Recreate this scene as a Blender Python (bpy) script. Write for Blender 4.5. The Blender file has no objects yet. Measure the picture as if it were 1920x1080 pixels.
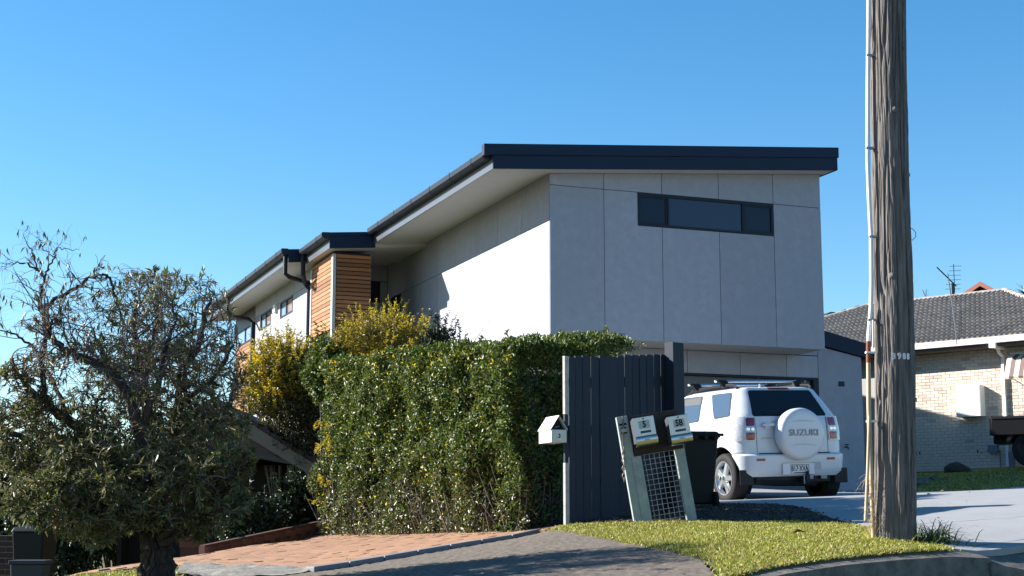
import bpy, bmesh, math, random
import numpy as np
from mathutils import Matrix, Vector, Euler
random.seed(7); RNG = np.random.default_rng(11)
rad = math.radians
SC = bpy.context.scene; COL = SC.collection

# ------------------------------------------------------------------ camera, sky, sun, exposure
# world: eye at the origin, +Y into the picture, z up; all heights are relative to the eye
FPX = 2830.0; PITCH = math.atan(450 / FPX)
cam = bpy.data.cameras.new("camera"); cam_o = bpy.data.objects.new("camera", cam); COL.objects.link(cam_o)
cam.sensor_width = 36; cam.lens = FPX / 1920 * 36; cam.clip_end = 4000; cam.clip_start = .1
cam_o.rotation_euler = (math.pi / 2 + PITCH, 0, 0)
SC.camera = cam_o
SC.render.resolution_x, SC.render.resolution_y = 1024, 576

YAW = rad(21.1)
DV = Vector((-math.sin(YAW), math.cos(YAW), 0)); WV = Vector((math.cos(YAW), math.sin(YAW), 0))
SUN_EL = rad(27.5)
sh = -WV * math.cos(rad(33)) + DV * math.sin(rad(33))
SUN = Vector((sh.x * math.cos(SUN_EL), sh.y * math.cos(SUN_EL), math.sin(SUN_EL)))
world = bpy.data.worlds.new("World"); SC.world = world; world.use_nodes = True
nt = world.node_tree; bg = nt.nodes["Background"]
sky = nt.nodes.new("ShaderNodeTexSky"); sky.sky_type = 'NISHITA'; sky.sun_disc = False
sky.sun_elevation = SUN_EL; sky.sun_rotation = math.atan2(SUN.x, SUN.y)
sky.air_density = 1.0; sky.dust_density = 0.2; sky.ozone_density = 3.0; sky.altitude = 50
hs = nt.nodes.new("ShaderNodeHueSaturation"); hs.inputs["Saturation"].default_value = 1.3; hs.inputs["Hue"].default_value = .496
nt.links.new(sky.outputs[0], hs.inputs["Color"]); nt.links.new(hs.outputs[0], bg.inputs[0]); bg.inputs[1].default_value = 0.072
sl = bpy.data.lights.new("sun", 'SUN'); sl.energy = 5.0; sl.angle = rad(.53); sl.color = (1, .965, .915)
so = bpy.data.objects.new("sun", sl); COL.objects.link(so)
so.rotation_euler = SUN.to_track_quat('Z', 'Y').to_euler(); so.location = (-20, 0, 30)
SC.view_settings.view_transform = 'Standard'; SC.view_settings.look = 'None'
SC.view_settings.exposure = 1.5; SC.view_settings.gamma = 1
SC.view_settings.use_curve_mapping = False
SC.render.engine = 'CYCLES'
SC.cycles.max_bounces = 6; SC.cycles.transparent_max_bounces = 8

# ------------------------------------------------------------------ helpers
def at(u, v, Y):
    "world point at depth Y seen at photo pixel (u, v): used while laying the place out"
    k = (540 - v) / FPX
    r = Vector(((u - 960) / FPX, math.cos(PITCH) - math.sin(PITCH) * k, math.sin(PITCH) + math.cos(PITCH) * k))
    return r * (Y / r.y)

def px(P):
    P = np.asarray(P, float)
    d = P[..., 1] * math.cos(PITCH) + P[..., 2] * math.sin(PITCH)
    up = -P[..., 1] * math.sin(PITCH) + P[..., 2] * math.cos(PITCH)
    return 960 + FPX * P[..., 0] / d, 540 - FPX * up / d

def tag(o, label=None, cat=None, group=None, kind=None):
    if label: o["label"] = label
    if cat: o["category"] = cat
    if group: o["group"] = group
    if kind: o["kind"] = kind
    return o

def thing(name, label, cat, loc=(0, 0, 0), rot=(0, 0, 0), group=None, parent=None):
    o = bpy.data.objects.new(name, None); COL.objects.link(o)
    o.location = loc; o.rotation_euler = rot; o.empty_display_size = .2
    if parent: o.parent = parent
    return tag(o, label, cat, group)

def wmat(o):
    m = Matrix.LocRotScale(o.location, o.rotation_euler.to_quaternion(), o.scale)
    return wmat(o.parent) @ m if o.parent else m

def link(name, me, parent=None, loc=None, rot=None):
    o = bpy.data.objects.new(name, me); COL.objects.link(o)
    if parent: o.parent = parent
    if loc is not None: o.location = loc
    if rot is not None: o.rotation_euler = rot
    return o

class MB:
    "collects shapes into one mesh object"
    def __init__(s): s.v = []; s.f = []; s.m = []; s.M = Matrix.Identity(4); s.mi = 0
    def add(s, vs, fs):
        n = len(s.v); s.v += [s.M @ Vector(p) for p in vs]
        s.f += [[i + n for i in f] for f in fs]; s.m += [s.mi] * len(fs); return s
    def box(s, x0, x1, y0, y1, z0, z1):
        return s.add([(x0, y0, z0), (x1, y0, z0), (x1, y1, z0), (x0, y1, z0), (x0, y0, z1), (x1, y0, z1), (x1, y1, z1), (x0, y1, z1)],
                     [(3, 2, 1, 0), (4, 5, 6, 7), (0, 1, 5, 4), (1, 2, 6, 5), (2, 3, 7, 6), (3, 0, 4, 7)])
    def hexa(s, p): # 8 points: bottom 4 ccw, top 4 ccw
        return s.add(p, [(3, 2, 1, 0), (4, 5, 6, 7), (0, 1, 5, 4), (1, 2, 6, 5), (2, 3, 7, 6), (3, 0, 4, 7)])
    def prism(s, poly, axis, t0, t1):
        "poly: 2d points; axis 'y': (x,z) extruded in y; 'x': (y,z) in x; 'z': (x,y) in z"
        n = len(poly)
        mk = {'y': lambda p, t: (p[0], t, p[1]), 'x': lambda p, t: (t, p[0], p[1]), 'z': lambda p, t: (p[0], p[1], t)}[axis]
        vs = [mk(p, t0) for p in poly] + [mk(p, t1) for p in poly]
        fs = [list(range(n)), list(range(2 * n - 1, n - 1, -1))] + [[(i + 1) % n, i, i + n, (i + 1) % n + n] for i in range(n)]
        return s.add(vs, fs)
    def tube(s, pts, rs, n=6, caps=True):
        pts = [Vector(p) for p in pts]
        if not hasattr(rs, '__len__'): rs = [rs] * len(pts)
        vs = []; fs = []; ref = None
        for i, p in enumerate(pts):
            t = (pts[min(i + 1, len(pts) - 1)] - pts[max(i - 1, 0)])
            t = t.normalized() if t.length > 1e-9 else Vector((0, 0, 1))
            if ref is None: ref = t.orthogonal().normalized()
            a = (ref - t * ref.dot(t)); a = a.normalized() if a.length > 1e-6 else t.orthogonal().normalized()
            ref = a; b = t.cross(a)
            for k in range(n):
                q = 2 * math.pi * k / n; vs.append(p + (a * math.cos(q) + b * math.sin(q)) * rs[i])
        for i in range(len(pts) - 1):
            for k in range(n):
                k2 = (k + 1) % n; fs.append((i * n + k, i * n + k2, (i + 1) * n + k2, (i + 1) * n + k))
        if caps:
            fs.append(list(range(n - 1, -1, -1))); m = (len(pts) - 1) * n; fs.append([m + k for k in range(n)])
        return s.add(vs, fs)
    def lathe(s, prof, n=24, axis='z', c=(0, 0, 0), close=False):
        "prof: (r, h); axis of turning through c"
        mk = {'z': lambda r, q, h: (c[0] + r * math.cos(q), c[1] + r * math.sin(q), c[2] + h),
              'x': lambda r, q, h: (c[0] + h, c[1] + r * math.cos(q), c[2] + r * math.sin(q)),
              'y': lambda r, q, h: (c[0] + r * math.sin(q), c[1] + h, c[2] + r * math.cos(q))}[axis]
        m = len(prof); vs = [mk(r, 2 * math.pi * k / n, h) for r, h in prof for k in range(n)]; fs = []
        for i in range(m - 1 + (1 if close else 0)):
            j = (i + 1) % m
            for k in range(n):
                k2 = (k + 1) % n; fs.append((i * n + k, i * n + k2, j * n + k2, j * n + k))
        if not close:
            if prof[0][0] > 1e-5: fs.append(list(range(n - 1, -1, -1)))
            if prof[-1][0] > 1e-5: fs.append([(m - 1) * n + k for k in range(n)])
        return s.add(vs, fs)
    def mesh(s, name, mats, smooth=False, fix=True):
        me = bpy.data.meshes.new(name); me.from_pydata([tuple(v) for v in s.v], [], s.f)
        for m in (mats if isinstance(mats, (list, tuple)) else [mats]): me.materials.append(m)
        if any(s.m): me.polygons.foreach_set("material_index", s.m)
        if fix:
            bm = bmesh.new(); bm.from_mesh(me); bmesh.ops.recalc_face_normals(bm, faces=bm.faces); bm.to_mesh(me); bm.free()
        if smooth:
            me.polygons.foreach_set("use_smooth", [True] * len(me.polygons))
            try: me.set_sharp_from_angle(angle=rad(smooth if smooth is not True else 40))
            except Exception: pass
        me.update(); return me
    def build(s, name, mats, parent=None, smooth=False, bevel=0, world=False, fix=True):
        if world:
            if parent:
                I = wmat(parent).inverted(); s.v = [I @ v for v in s.v]; loc = None
            else:
                xs = np.array([tuple(v) for v in s.v]); loc = Vector(((xs[:, 0].min() + xs[:, 0].max()) / 2, (xs[:, 1].min() + xs[:, 1].max()) / 2, xs[:, 2].min()))
                s.v = [v - loc for v in s.v]
        else: loc = None
        o = link(name, s.mesh(name, mats, smooth, fix), parent, loc)
        if bevel:
            b = o.modifiers.new("bevel", 'BEVEL'); b.width = bevel; b.segments = 2; b.limit_method = 'ANGLE'; b.angle_limit = rad(35)
        return o

def np_mesh(name, V, F, mat, parent=None, loc=None, smooth=False):
    "V Nx3, F Mx3 or Mx4 numpy arrays -> object (fast)"
    V = np.asarray(V, np.float32); F = np.asarray(F, np.int32)
    if parent is not None and loc is None:
        I = np.array(wmat(parent).inverted()); V = V @ I[:3, :3].T + I[:3, 3]
    elif loc is not None: V = V - np.array(loc)
    me = bpy.data.meshes.new(name); k = F.shape[1]
    me.vertices.add(len(V)); me.vertices.foreach_set("co", V.astype(np.float32).ravel())
    me.loops.add(F.size); me.loops.foreach_set("vertex_index", F.ravel())
    me.polygons.add(len(F)); me.polygons.foreach_set("loop_start", np.arange(0, F.size, k, dtype=np.int32))
    if smooth: me.polygons.foreach_set("use_smooth", np.ones(len(F), bool))
    me.materials.append(mat); me.update(calc_edges=True)
    o = link(name, me, parent)
    if loc is not None and parent is None: o.location = loc
    return o

def smoothstep(a): return a * a * (3 - 2 * a)
def vnoise(x, y, seed=0, perx=None):
    "2d value noise in 0..1"
    xi = np.floor(x).astype(int); yi = np.floor(y).astype(int); fx = smoothstep(x - xi); fy = smoothstep(y - yi)
    def h(a, b):
        if perx: a = np.mod(a, perx)
        n = (a * 374761393 + b * 668265263 + seed * 974711) & 0x7fffffff
        n = ((n ^ (n >> 13)) * 1274126177) & 0x7fffffff
        return ((n ^ (n >> 16)) & 0xffff) / 65535.0
    return (h(xi, yi) * (1 - fx) + h(xi + 1, yi) * fx) * (1 - fy) + (h(xi, yi + 1) * (1 - fx) + h(xi + 1, yi + 1) * fx) * fy

# ------------------------------------------------------------------ materials
MATS = {}
def mat(name, col, rough=.6, metal=0, var=0, scale=20, bump=0, bscale=None, col2=None, spec=.5, coat=0, island=0, stretch=None, obj_rand=0, streak=0):
    if name in MATS: return MATS[name]
    m = bpy.data.materials.new(name); m.use_nodes = True; n = m.node_tree.nodes; L = m.node_tree.links
    p = n["Principled BSDF"]; p.inputs["Roughness"].default_value = rough; p.inputs["Metallic"].default_value = metal
    p.inputs["Specular IOR Level"].default_value = spec if (metal or coat or rough < .45) else min(spec, .22)
    if coat: p.inputs["Coat Weight"].default_value = coat; p.inputs["Coat Roughness"].default_value = .06
    c2 = col2 or tuple(c * (1 - var) for c in col)
    tc = n.new("ShaderNodeTexCoord"); vec = tc.outputs["Object"]
    if stretch:
        mp = n.new("ShaderNodeMapping"); mp.inputs["Scale"].default_value = stretch; L.new(vec, mp.inputs[0]); vec = mp.outputs[0]
    def noise(sc, det=5):
        t = n.new("ShaderNodeTexNoise"); t.inputs["Scale"].default_value = sc; t.inputs["Detail"].default_value = det
        t.inputs["Roughness"].default_value = .65; L.new(vec, t.inputs["Vector"]); return t.outputs["Fac"]
    def mix(fac, a, b, mode='MIX'):
        x = n.new("ShaderNodeMix"); x.data_type = 'RGBA'; x.blend_type = mode
        if isinstance(fac, float): x.inputs[0].default_value = fac
        else: L.new(fac, x.inputs[0])
        for i, q in ((6, a), (7, b)):
            if isinstance(q, tuple): x.inputs[i].default_value = (*q, 1)
            else: L.new(q, x.inputs[i])
        return x.outputs[2]
    def ramp(f, a, b):
        r = n.new("ShaderNodeMapRange"); r.inputs[1].default_value = a; r.inputs[2].default_value = b; L.new(f, r.inputs[0]); return r.outputs[0]
    cur = tuple(col)
    if var or col2: cur = mix(ramp(noise(scale), .3, .7), tuple(col), tuple(c2))
    if streak:
        mp = n.new("ShaderNodeMapping"); mp.inputs["Scale"].default_value = (1.2, 1.2, .12); L.new(tc.outputs["Object"], mp.inputs[0])
        t = n.new("ShaderNodeTexNoise"); t.inputs["Scale"].default_value = 5; t.inputs["Detail"].default_value = 6; L.new(mp.outputs[0], t.inputs["Vector"])
        cur = mix(ramp(t.outputs["Fac"], .35, .75), cur, tuple(c * (1 - streak) for c in col))
    if island or obj_rand:
        g = n.new("ShaderNodeNewGeometry").outputs["Random Per Island"] if island else n.new("ShaderNodeObjectInfo").outputs["Random"]
        h = n.new("ShaderNodeHueSaturation"); k = island or obj_rand
        L.new(ramp(g, 0, 1), h.inputs["Value"]); r = h.inputs["Value"].links[0].from_node
        r.inputs[3].default_value = 1 - k; r.inputs[4].default_value = 1 + k
        if isinstance(cur, tuple): h.inputs["Color"].default_value = (*cur, 1)
        else: L.new(cur, h.inputs["Color"])
        cur = h.outputs[0]
    if isinstance(cur, tuple): p.inputs["Base Color"].default_value = (*cur, 1)
    else: L.new(cur, p.inputs["Base Color"])
    if bump:
        b = n.new("ShaderNodeBump"); b.inputs["Strength"].default_value = 1; b.inputs["Distance"].default_value = bump
        L.new(noise(bscale or scale * 4, 6), b.inputs["Height"]); L.new(b.outputs[0], p.inputs["Normal"])
    MATS[name] = m; return m

def leafmat(name, stops, rough=.35, transl=.3, spec=.5):
    if name in MATS: return MATS[name]
    m = bpy.data.materials.new(name); m.use_nodes = True; n = m.node_tree.nodes; L = m.node_tree.links
    p = n["Principled BSDF"]; p.inputs["Roughness"].default_value = rough; p.inputs["Specular IOR Level"].default_value = spec
    g = n.new("ShaderNodeNewGeometry"); cr = n.new("ShaderNodeValToRGB"); e = cr.color_ramp.elements
    e[0].position = 0; e[0].color = (*stops[0], 1); e[1].position = 1; e[1].color = (*stops[-1], 1)
    for i, s in enumerate(stops[1:-1]): x = e.new((i + 1) / (len(stops) - 1)); x.color = (*s, 1)
    L.new(g.outputs["Random Per Island"], cr.inputs[0]); L.new(cr.outputs[0], p.inputs["Base Color"])
    t = n.new("ShaderNodeBsdfTranslucent"); L.new(cr.outputs[0], t.inputs[0])
    mx = n.new("ShaderNodeMixShader"); mx.inputs[0].default_value = transl
    L.new(p.outputs[0], mx.inputs[1]); L.new(t.outputs[0], mx.inputs[2])
    L.new(mx.outputs[0], n["Material Output"].inputs[0]); MATS[name] = m; return m

def glassmat(name, tint, rough=.03, spec=.4):
    "dark pane: mirror-like coat over a dark, slightly see-through body"
    if name in MATS: return MATS[name]
    m = bpy.data.materials.new(name); m.use_nodes = True; p = m.node_tree.nodes["Principled BSDF"]
    p.inputs["Base Color"].default_value = (*tint, 1); p.inputs["Roughness"].default_value = rough
    p.inputs["Specular IOR Level"].default_value = spec; p.inputs["IOR"].default_value = 1.52
    MATS[name] = m; return m

M_PANEL = mat("fibre_cement", (.34, .348, .395), .75, var=.20, scale=5.5, bump=.0006, bscale=60, streak=.14, obj_rand=.07)
M_JOINT = mat("joint_shadow_backing", (.06, .06, .065), .9)
M_NAVY = mat("charcoal_metal", (.007, .018, .044), .55, var=.12, scale=3)
M_GUTTER = mat("charcoal_gutter", (.014, .018, .028), .45, var=.15, scale=4)
M_SOFFIT = mat("soffit_sheet", (.50, .48, .45), .7, var=.06, scale=3)
M_CEDAR = mat("cedar", (.36, .165, .075), .6, col2=(.24, .10, .045), scale=6, stretch=(.6, .6, 9), bump=.001, bscale=30, obj_rand=.38)
M_ALU = mat("pale_post", (.48, .48, .47), .5, var=.08, scale=6)
M_FRAME = mat("window_frame", (.010, .014, .026), .45)
M_GLASS = glassmat("dark_glass", (.006, .009, .02), .1, .25)
M_GLASS_BLUE = glassmat("blind_glass", (.012, .02, .05), .2)
M_DOOR = mat("garage_door", (.12, .125, .135), .5, var=.08, scale=3)
M_WHITEP = mat("white_paint", (.78, .77, .74), .5, var=.05, scale=8)
M_CONC = mat("driveway_concrete", (.30, .30, .30), .75, var=.22, scale=2.2, bump=.0015, bscale=90, streak=.10)
M_ROAD = mat("asphalt", (.05, .05, .052), .85, col2=(.15, .148, .145), scale=55, bump=.004, bscale=120)
M_APRON = mat("worn_apron", (.17, .14, .108), .9, col2=(.075, .062, .052), scale=24)
M_KERB = mat("old_kerb", (.19, .172, .145), .9, col2=(.08, .073, .064), scale=9, bump=.004, bscale=40)
M_SOIL = mat("soil", (.060, .045, .034), .95, col2=(.028, .022, .018), scale=12, bump=.02, bscale=30)
M_GROUND = mat("bare_turf", (.085, .10, .035), .95, col2=(.06, .055, .03), scale=6, bump=.01, bscale=40)
M_PAVER = mat("clay_paver", (.35, .20, .118), .85, col2=(.27, .15, .09), scale=14, bump=.0015, bscale=60, obj_rand=.10)
M_SAND = mat("joint_sand", (.20, .125, .09), .95, var=.2, scale=20)
M_STRIP = mat("edge_strip", (.21, .21, .22), .6, var=.25, scale=9)
M_BLACKPAINT = mat("charcoal_stain", (.017, .024, .040), .6, var=.2, scale=5, stretch=(6, 6, .5), bump=.001, bscale=14, obj_rand=.12)
M_BATTEN = mat("weathered_batten", (.45, .43, .40), .8, col2=(.30, .28, .26), scale=12)
M_POSTGREEN = mat("flaking_pale_green", (.33, .385, .37), .7, col2=(.22, .26, .245), scale=7, bump=.001, bscale=40)
M_DARKWOOD = mat("old_dark_timber", (.05, .038, .034), .8, col2=(.028, .021, .02), scale=5, stretch=(.6, 5, 5), bump=.002, bscale=20)
M_STAINLESS = mat("stainless", (.46, .48, .51), .32, metal=1, var=.06, scale=4)
M_STEEL = mat("galvanised", (.32, .32, .32), .5, metal=1, var=.1, scale=20)
M_BLACK = mat("black_plastic", (.012, .012, .013), .45)
M_INK = mat("black_ink", (.01, .01, .012), .6)
M_BIN = mat("bin_plastic", (.013, .014, .013), .5, var=.2, scale=10)
M_CAR = mat("white_car_paint", (.55, .56, .585), .35, coat=.35)
M_CARGLASS = glassmat("car_glass", (.010, .012, .016), .02)
M_CARGLASS2 = glassmat("car_side_glass", (.05, .075, .11), .02)
M_TYRE = mat("tyre_rubber", (.022, .021, .020), .75, var=.25, scale=12)
M_RIM = mat("alloy_rim", (.60, .60, .61), .3, metal=1)
M_DARKTRIM = mat("dark_trim", (.018, .018, .02), .6)
M_RED = mat("red_lens", (.26, .008, .014), .15, coat=.5)
M_CLEAR = mat("clear_lens", (.62, .62, .63), .12, coat=.6, var=.35, scale=30)
M_CHROME = mat("bright_metal", (.75, .75, .76), .2, metal=1)
M_PLATE = mat("plate_white", (.66, .64, .66), .5)
M_BARK_POLE = mat("pole_timber", (.205, .18, .162), .9, col2=(.085, .075, .07), scale=46, stretch=(1, 1, .07), bump=.006, bscale=90)
M_BARK = mat("tree_bark", (.075, .058, .05), .9, col2=(.028, .022, .02), scale=22, stretch=(1, 1, .2), bump=.02, bscale=40)
M_TWIG = mat("twig_bark", (.17, .14, .125), .85, var=.35, scale=8)
M_CONDUIT = mat("white_conduit", (.74, .72, .72), .4)
M_CONDUIT2 = mat("brown_conduit", (.17, .055, .035), .5)
M_CONDUIT3 = mat("cream_conduit", (.52, .40, .26), .5, var=.15, scale=9)
M_BRICK2 = mat("pink_brick", (.58, .46, .39), .85, col2=(.48, .37, .31), scale=9, obj_rand=.12)
M_BRICK = mat("cream_brick", (.70, .62, .51), .85, col2=(.56, .48, .38), scale=9, bump=.002, bscale=60, obj_rand=.10)
M_MORTAR = mat("mortar", (.42, .39, .35), .95, var=.15, scale=20)
M_TILE = mat("concrete_tile", (.34, .30, .25), .85, col2=(.24, .21, .175), scale=6, bump=.003, bscale=50, obj_rand=.14)
M_RIDGE = mat("ridge_tile", (.36, .32, .28), .85, col2=(.24, .215, .19), scale=6, obj_rand=.12)
M_WHITEGUT = mat("white_gutter", (.80, .79, .77), .4)
M_EAVE = mat("eave_lining", (.16, .13, .105), .8)
M_REDROOF = mat("terracotta", (.40, .12, .07), .8, col2=(.28, .08, .05), scale=8)
M_PINK = mat("salmon_render", (.55, .22, .16), .8)
M_TEAL = mat("green_shed_metal", (.035, .13, .12), .5)
M_TAN = mat("tan_barge", (.21, .165, .13), .75, var=.15, scale=6)
M_BROWNWALL = mat("dark_brick", (.075, .038, .032), .85, obj_rand=.25)
M_REDBRICK = mat("red_brick", (.17, .075, .05), .85, col2=(.11, .05, .036), scale=12, obj_rand=.2)
M_OLDCONC = mat("cracked_concrete", (.27, .25, .215), .9, col2=(.13, .12, .105), scale=10, bump=.01, bscale=25)

L_HEDGE = leafmat("hedge_leaf", [(.025, .050, .010), (.050, .09, .014), (.085, .125, .020), (.12, .16, .024), (.17, .17, .035)], .45, .3, .42)
L_HEDGE_OLIVE = leafmat("hedge_olive_leaf", [(.06, .075, .02), (.10, .10, .03), (.16, .14, .05), (.12, .09, .04)], .4, .25)
L_YELLOW = leafmat("golden_leaf", [(.55, .38, .012), (.68, .50, .02), (.62, .50, .03), (.36, .31, .02)], .45, .4)
L_GOLDGREEN = leafmat("gold_green_leaf", [(.06, .08, .012), (.14, .15, .016), (.25, .21, .018), (.33, .22, .02), (.08, .06, .02)], .45, .3)
L_TREE = leafmat("tree_leaf", [(.05, .065, .022), (.08, .095, .032), (.12, .13, .045), (.22, .20, .08), (.13, .105, .06)], .42, .35, .4)
L_TREE_NEW = leafmat("tree_tip_leaf", [(.11, .15, .03), (.17, .19, .04), (.22, .20, .06)], .4, .35)
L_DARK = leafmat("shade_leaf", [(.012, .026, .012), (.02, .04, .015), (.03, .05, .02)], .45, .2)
L_GRASS = leafmat("lawn_blade", [(.05, .075, .010), (.22, .26, .024), (.33, .35, .035), (.46, .42, .07), (.50, .42, .12), (.10, .14, .014)], .5, .35)
L_GRASS2 = leafmat("tuft_blade", [(.04, .07, .015), (.07, .11, .02), (.12, .14, .04)], .5, .3)
L_STRAW = leafmat("straw", [(.36, .25, .12), (.46, .34, .18), (.28, .18, .09)], .7, .2)
L_PALM = leafmat("cordyline_leaf", [(.015, .03, .03), (.03, .05, .045)], .4, .1)

# ------------------------------------------------------------------ terrain: thin-plate spline through measured heights
HOUSE0 = Vector((0.68744, 27.0, 0))
def hw_(a, b, z=0): return HOUSE0 + WV * a + DV * b + Vector((0, 0, z))
ctrl = [at(*q) for q in [(1680, 1015, 11.35), (780, 1005, 17.2), (690, 1005, 18.2), (870, 1004, 16.2), (780, 1026, 14.7), (560, 1046, 14.8), (900, 1012, 15.0), (1068, 987, 14.05), (960, 1003, 15.3), (610, 1004, 19.2), (1365, 940, 21.8), (1540, 932, 22.4),
        (1200, 985, 13.5), (1270, 962, 15.0), (600, 1074, 12.9), (1010, 1005, 14.2), (190, 1078, 15.3), (400, 1043, 16.6), (1580, 1053, 10.08),
        (1470, 1069, 9.75), (1680, 1044, 10.35), (1770, 1038, 10.6), (1850, 1041, 10.82), (1370, 1092, 9.45), (1480, 979, 13.7), (1720, 927, 27.5), (1920, 914, 27.6), (1826, 882, 39.6), (1920, 875, 39.5), (1620, 930, 22)]]
ctrl += [hw_(6.7, 1, .72), hw_(.5, 1, .70), hw_(6, 9, .8), hw_(1, 9, .1), hw_(-4, 3, -.55), hw_(-4, 12, -.8), hw_(-8, 22, -1.4), hw_(14, 5, 1.35), hw_(16, 24, 2.0),
         Vector((-6.5, 21, -1.5)), Vector((-5.0, 25, -1.5)), Vector((-12, 22, -2.0)), Vector((-9.5, 13, -1.2)), Vector((-5, 12, -.62)), Vector((0, 0, -1.62)), Vector((-6, 2, -2.0)),
         Vector((6, 1, -1.2)), Vector((7, 11, .15)), Vector((12, 14, .6)), Vector((14, 27, 1.0)), Vector((25, 40, 2.2)), Vector((-20, 40, -2.6)), Vector((0, 60, .6)), Vector((40, 70, 2.8)), Vector((-40, 10, -3.2)), Vector((40, 10, 2.2)), Vector((-45, 80, -3)), Vector((-4.6, 16.6, -.9))]
_cx = np.array([[c.x, c.y] for c in ctrl]); _cz = np.array([c.z for c in ctrl])
def _U(r2): return np.where(r2 > 1e-12, r2 * np.log(np.maximum(r2, 1e-12)), 0)
_n = len(_cx); _K = _U(((_cx[:, None] - _cx[None]) ** 2).sum(-1)) + np.eye(_n) * .004
_P = np.c_[np.ones(_n), _cx]; _A = np.zeros((_n + 3, _n + 3)); _A[:_n, :_n] = _K; _A[:_n, _n:] = _P; _A[_n:, :_n] = _P.T
_sol = np.linalg.solve(_A, np.r_[_cz, 0, 0, 0])
def gz(x, y):
    x = np.asarray(x, float); y = np.asarray(y, float); s = x.shape; q = np.c_[x.ravel(), y.ravel()]
    c = np.c_[np.clip(q[:, 0], -45, 45), np.clip(q[:, 1], -8, 85)]
    r = _U(((c[:, None] - _cx[None]) ** 2).sum(-1)) @ _sol[:_n] + _sol[_n] + c @ _sol[_n + 1:]
    return r.reshape(s)
def g1(x, y): return float(gz(np.array([x]), np.array([y]))[0])
def gp(x, y, dz=0): return Vector((x, y, g1(x, y) + dz))

def drape(name, poly, mt, dz=0.0, res=.5, thick=0, label=None, kind="structure", parent=None, edge=None):
    "a sheet over the terrain inside the xy polygon"
    bm = bmesh.new(); f = bm.faces.new([bm.verts.new((p[0], p[1], 0)) for p in poly])
    xs = [p[0] for p in poly]; ys = [p[1] for p in poly]
    for ax, lo, hi in ((0, min(xs), max(xs)), (1, min(ys), max(ys))):
        t = lo + res
        while t < hi:
            co = (t, 0, 0) if ax == 0 else (0, t, 0); no = (1, 0, 0) if ax == 0 else (0, 1, 0)
            bmesh.ops.bisect_plane(bm, geom=bm.verts[:] + bm.edges[:] + bm.faces[:], plane_co=co, plane_no=no); t += res
    V = np.array([v.co[:2] for v in bm.verts]); Z = gz(V[:, 0], V[:, 1]) + dz
    for v, z in zip(bm.verts, Z): v.co.z = z
    bmesh.ops.triangulate(bm, faces=bm.faces[:])
    bmesh.ops.recalc_face_normals(bm, faces=bm.faces)
    if sum(f.normal.z for f in bm.faces) < 0: bmesh.ops.reverse_faces(bm, faces=bm.faces)
    if thick:
        r = bmesh.ops.extrude_face_region(bm, geom=bm.faces[:])
        for g in r["geom"]:
            if isinstance(g, bmesh.types.BMVert): g.co.z += 0
        vs = [g for g in r["geom"] if isinstance(g, bmesh.types.BMVert)]
        top = set(vs)
        for v in bm.verts:
            if v not in top: v.co.z -= thick
        bmesh.ops.recalc_face_normals(bm, faces=bm.faces)
    me = bpy.data.meshes.new(name); bm.to_mesh(me); bm.free(); me.materials.append(mt)
    o = link(name, me, parent)
    if kind and not parent: o["kind"] = kind
    if label: o["label"] = label
    return o

def grid_sheet(name, poly, mt, step=.03, amp=.006, dz=.012, sy=1.6, seed=0, big=0.0):
    "a rough sheet: fine grid with stones standing proud, ragged at its border"
    P = np.array(poly); xs = np.arange(P[:, 0].min(), P[:, 0].max(), step); ys = np.arange(P[:, 1].min(), P[:, 1].max(), step * sy); X, Y = np.meshgrid(xs, ys)
    X = X + RNG.normal(0, step * .2, X.shape); Y = Y + RNG.normal(0, step * .2, X.shape)
    Z = gz(X, Y) + dz + amp * (RNG.random(X.shape) ** 2) + big * (vnoise(X * 9, Y * 9, seed + 1) - .5)
    idx = np.arange(X.size).reshape(X.shape); F = np.stack([idx[:-1, :-1], idx[:-1, 1:], idx[1:, 1:], idx[1:, :-1]], -1).reshape(-1, 4)
    C = np.stack([X.ravel()[F].mean(1), Y.ravel()[F].mean(1)], 1); ok = np.ones(len(F), bool)
    x, y = C[:, 0], C[:, 1]; ins = np.zeros(len(C), bool); n = len(poly)
    for i in range(n):
        (x1, y1), (x2, y2) = poly[i], poly[(i + 1) % n]; ins ^= ((y1 > y) != (y2 > y)) & (x < (x2 - x1) * (y - y1) / (y2 - y1 + 1e-12) + x1)
    F = F[ins]; used, inv = np.unique(F, return_inverse=True); V = np.stack([X.ravel(), Y.ravel(), Z.ravel()], 1)[used]
    o = np_mesh(name, V, inv.reshape(-1, 4), mt); o["kind"] = "structure"; return o

# ground sheet to the horizon
gx = np.r_[-1500, -600, -250, -110, np.arange(-46, 46.1, 1.0), 110, 250, 600, 1500]
gy = np.r_[-300, -100, -30, np.arange(-9, 86, 1.0), 120, 200, 400, 900, 2500]
GX, GY = np.meshgrid(gx, gy); GZ = gz(GX, GY) - .05
_t = (GX - 1.33) * .57 - (GY - 9.45) * .82; _s = (GX - 1.33) * .82 + (GY - 9.45) * .57; GZ = np.where((_t > -.95) & (_t <= .45) & (np.abs(_s) < 30) & (_s > -.2), GZ - .3, GZ); GZ = np.where(_t > .45, np.minimum(GZ, np.interp(_s, [-26, 0, 2.3, 4, 12, 30], [-2.94, -.34, -.25, -.22, .13, .8]) - .42 - .055 * (_t - .4)), GZ)
far = np.clip((np.hypot(GX, GY) - 90) / 300, 0, 1); GZ = GZ * (1 - far) + far * (-6)
nX, nY = len(gx), len(gy); idx = np.arange(nX * nY).reshape(nY, nX)
GF = np.stack([idx[:-1, :-1], idx[:-1, 1:], idx[1:, 1:], idx[1:, :-1]], -1).reshape(-1, 4)
g = np_mesh("ground", np.stack([GX, GY, GZ], -1).reshape(-1, 3), GF, M_GROUND, smooth=True); tag(g, kind="structure")
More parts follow.
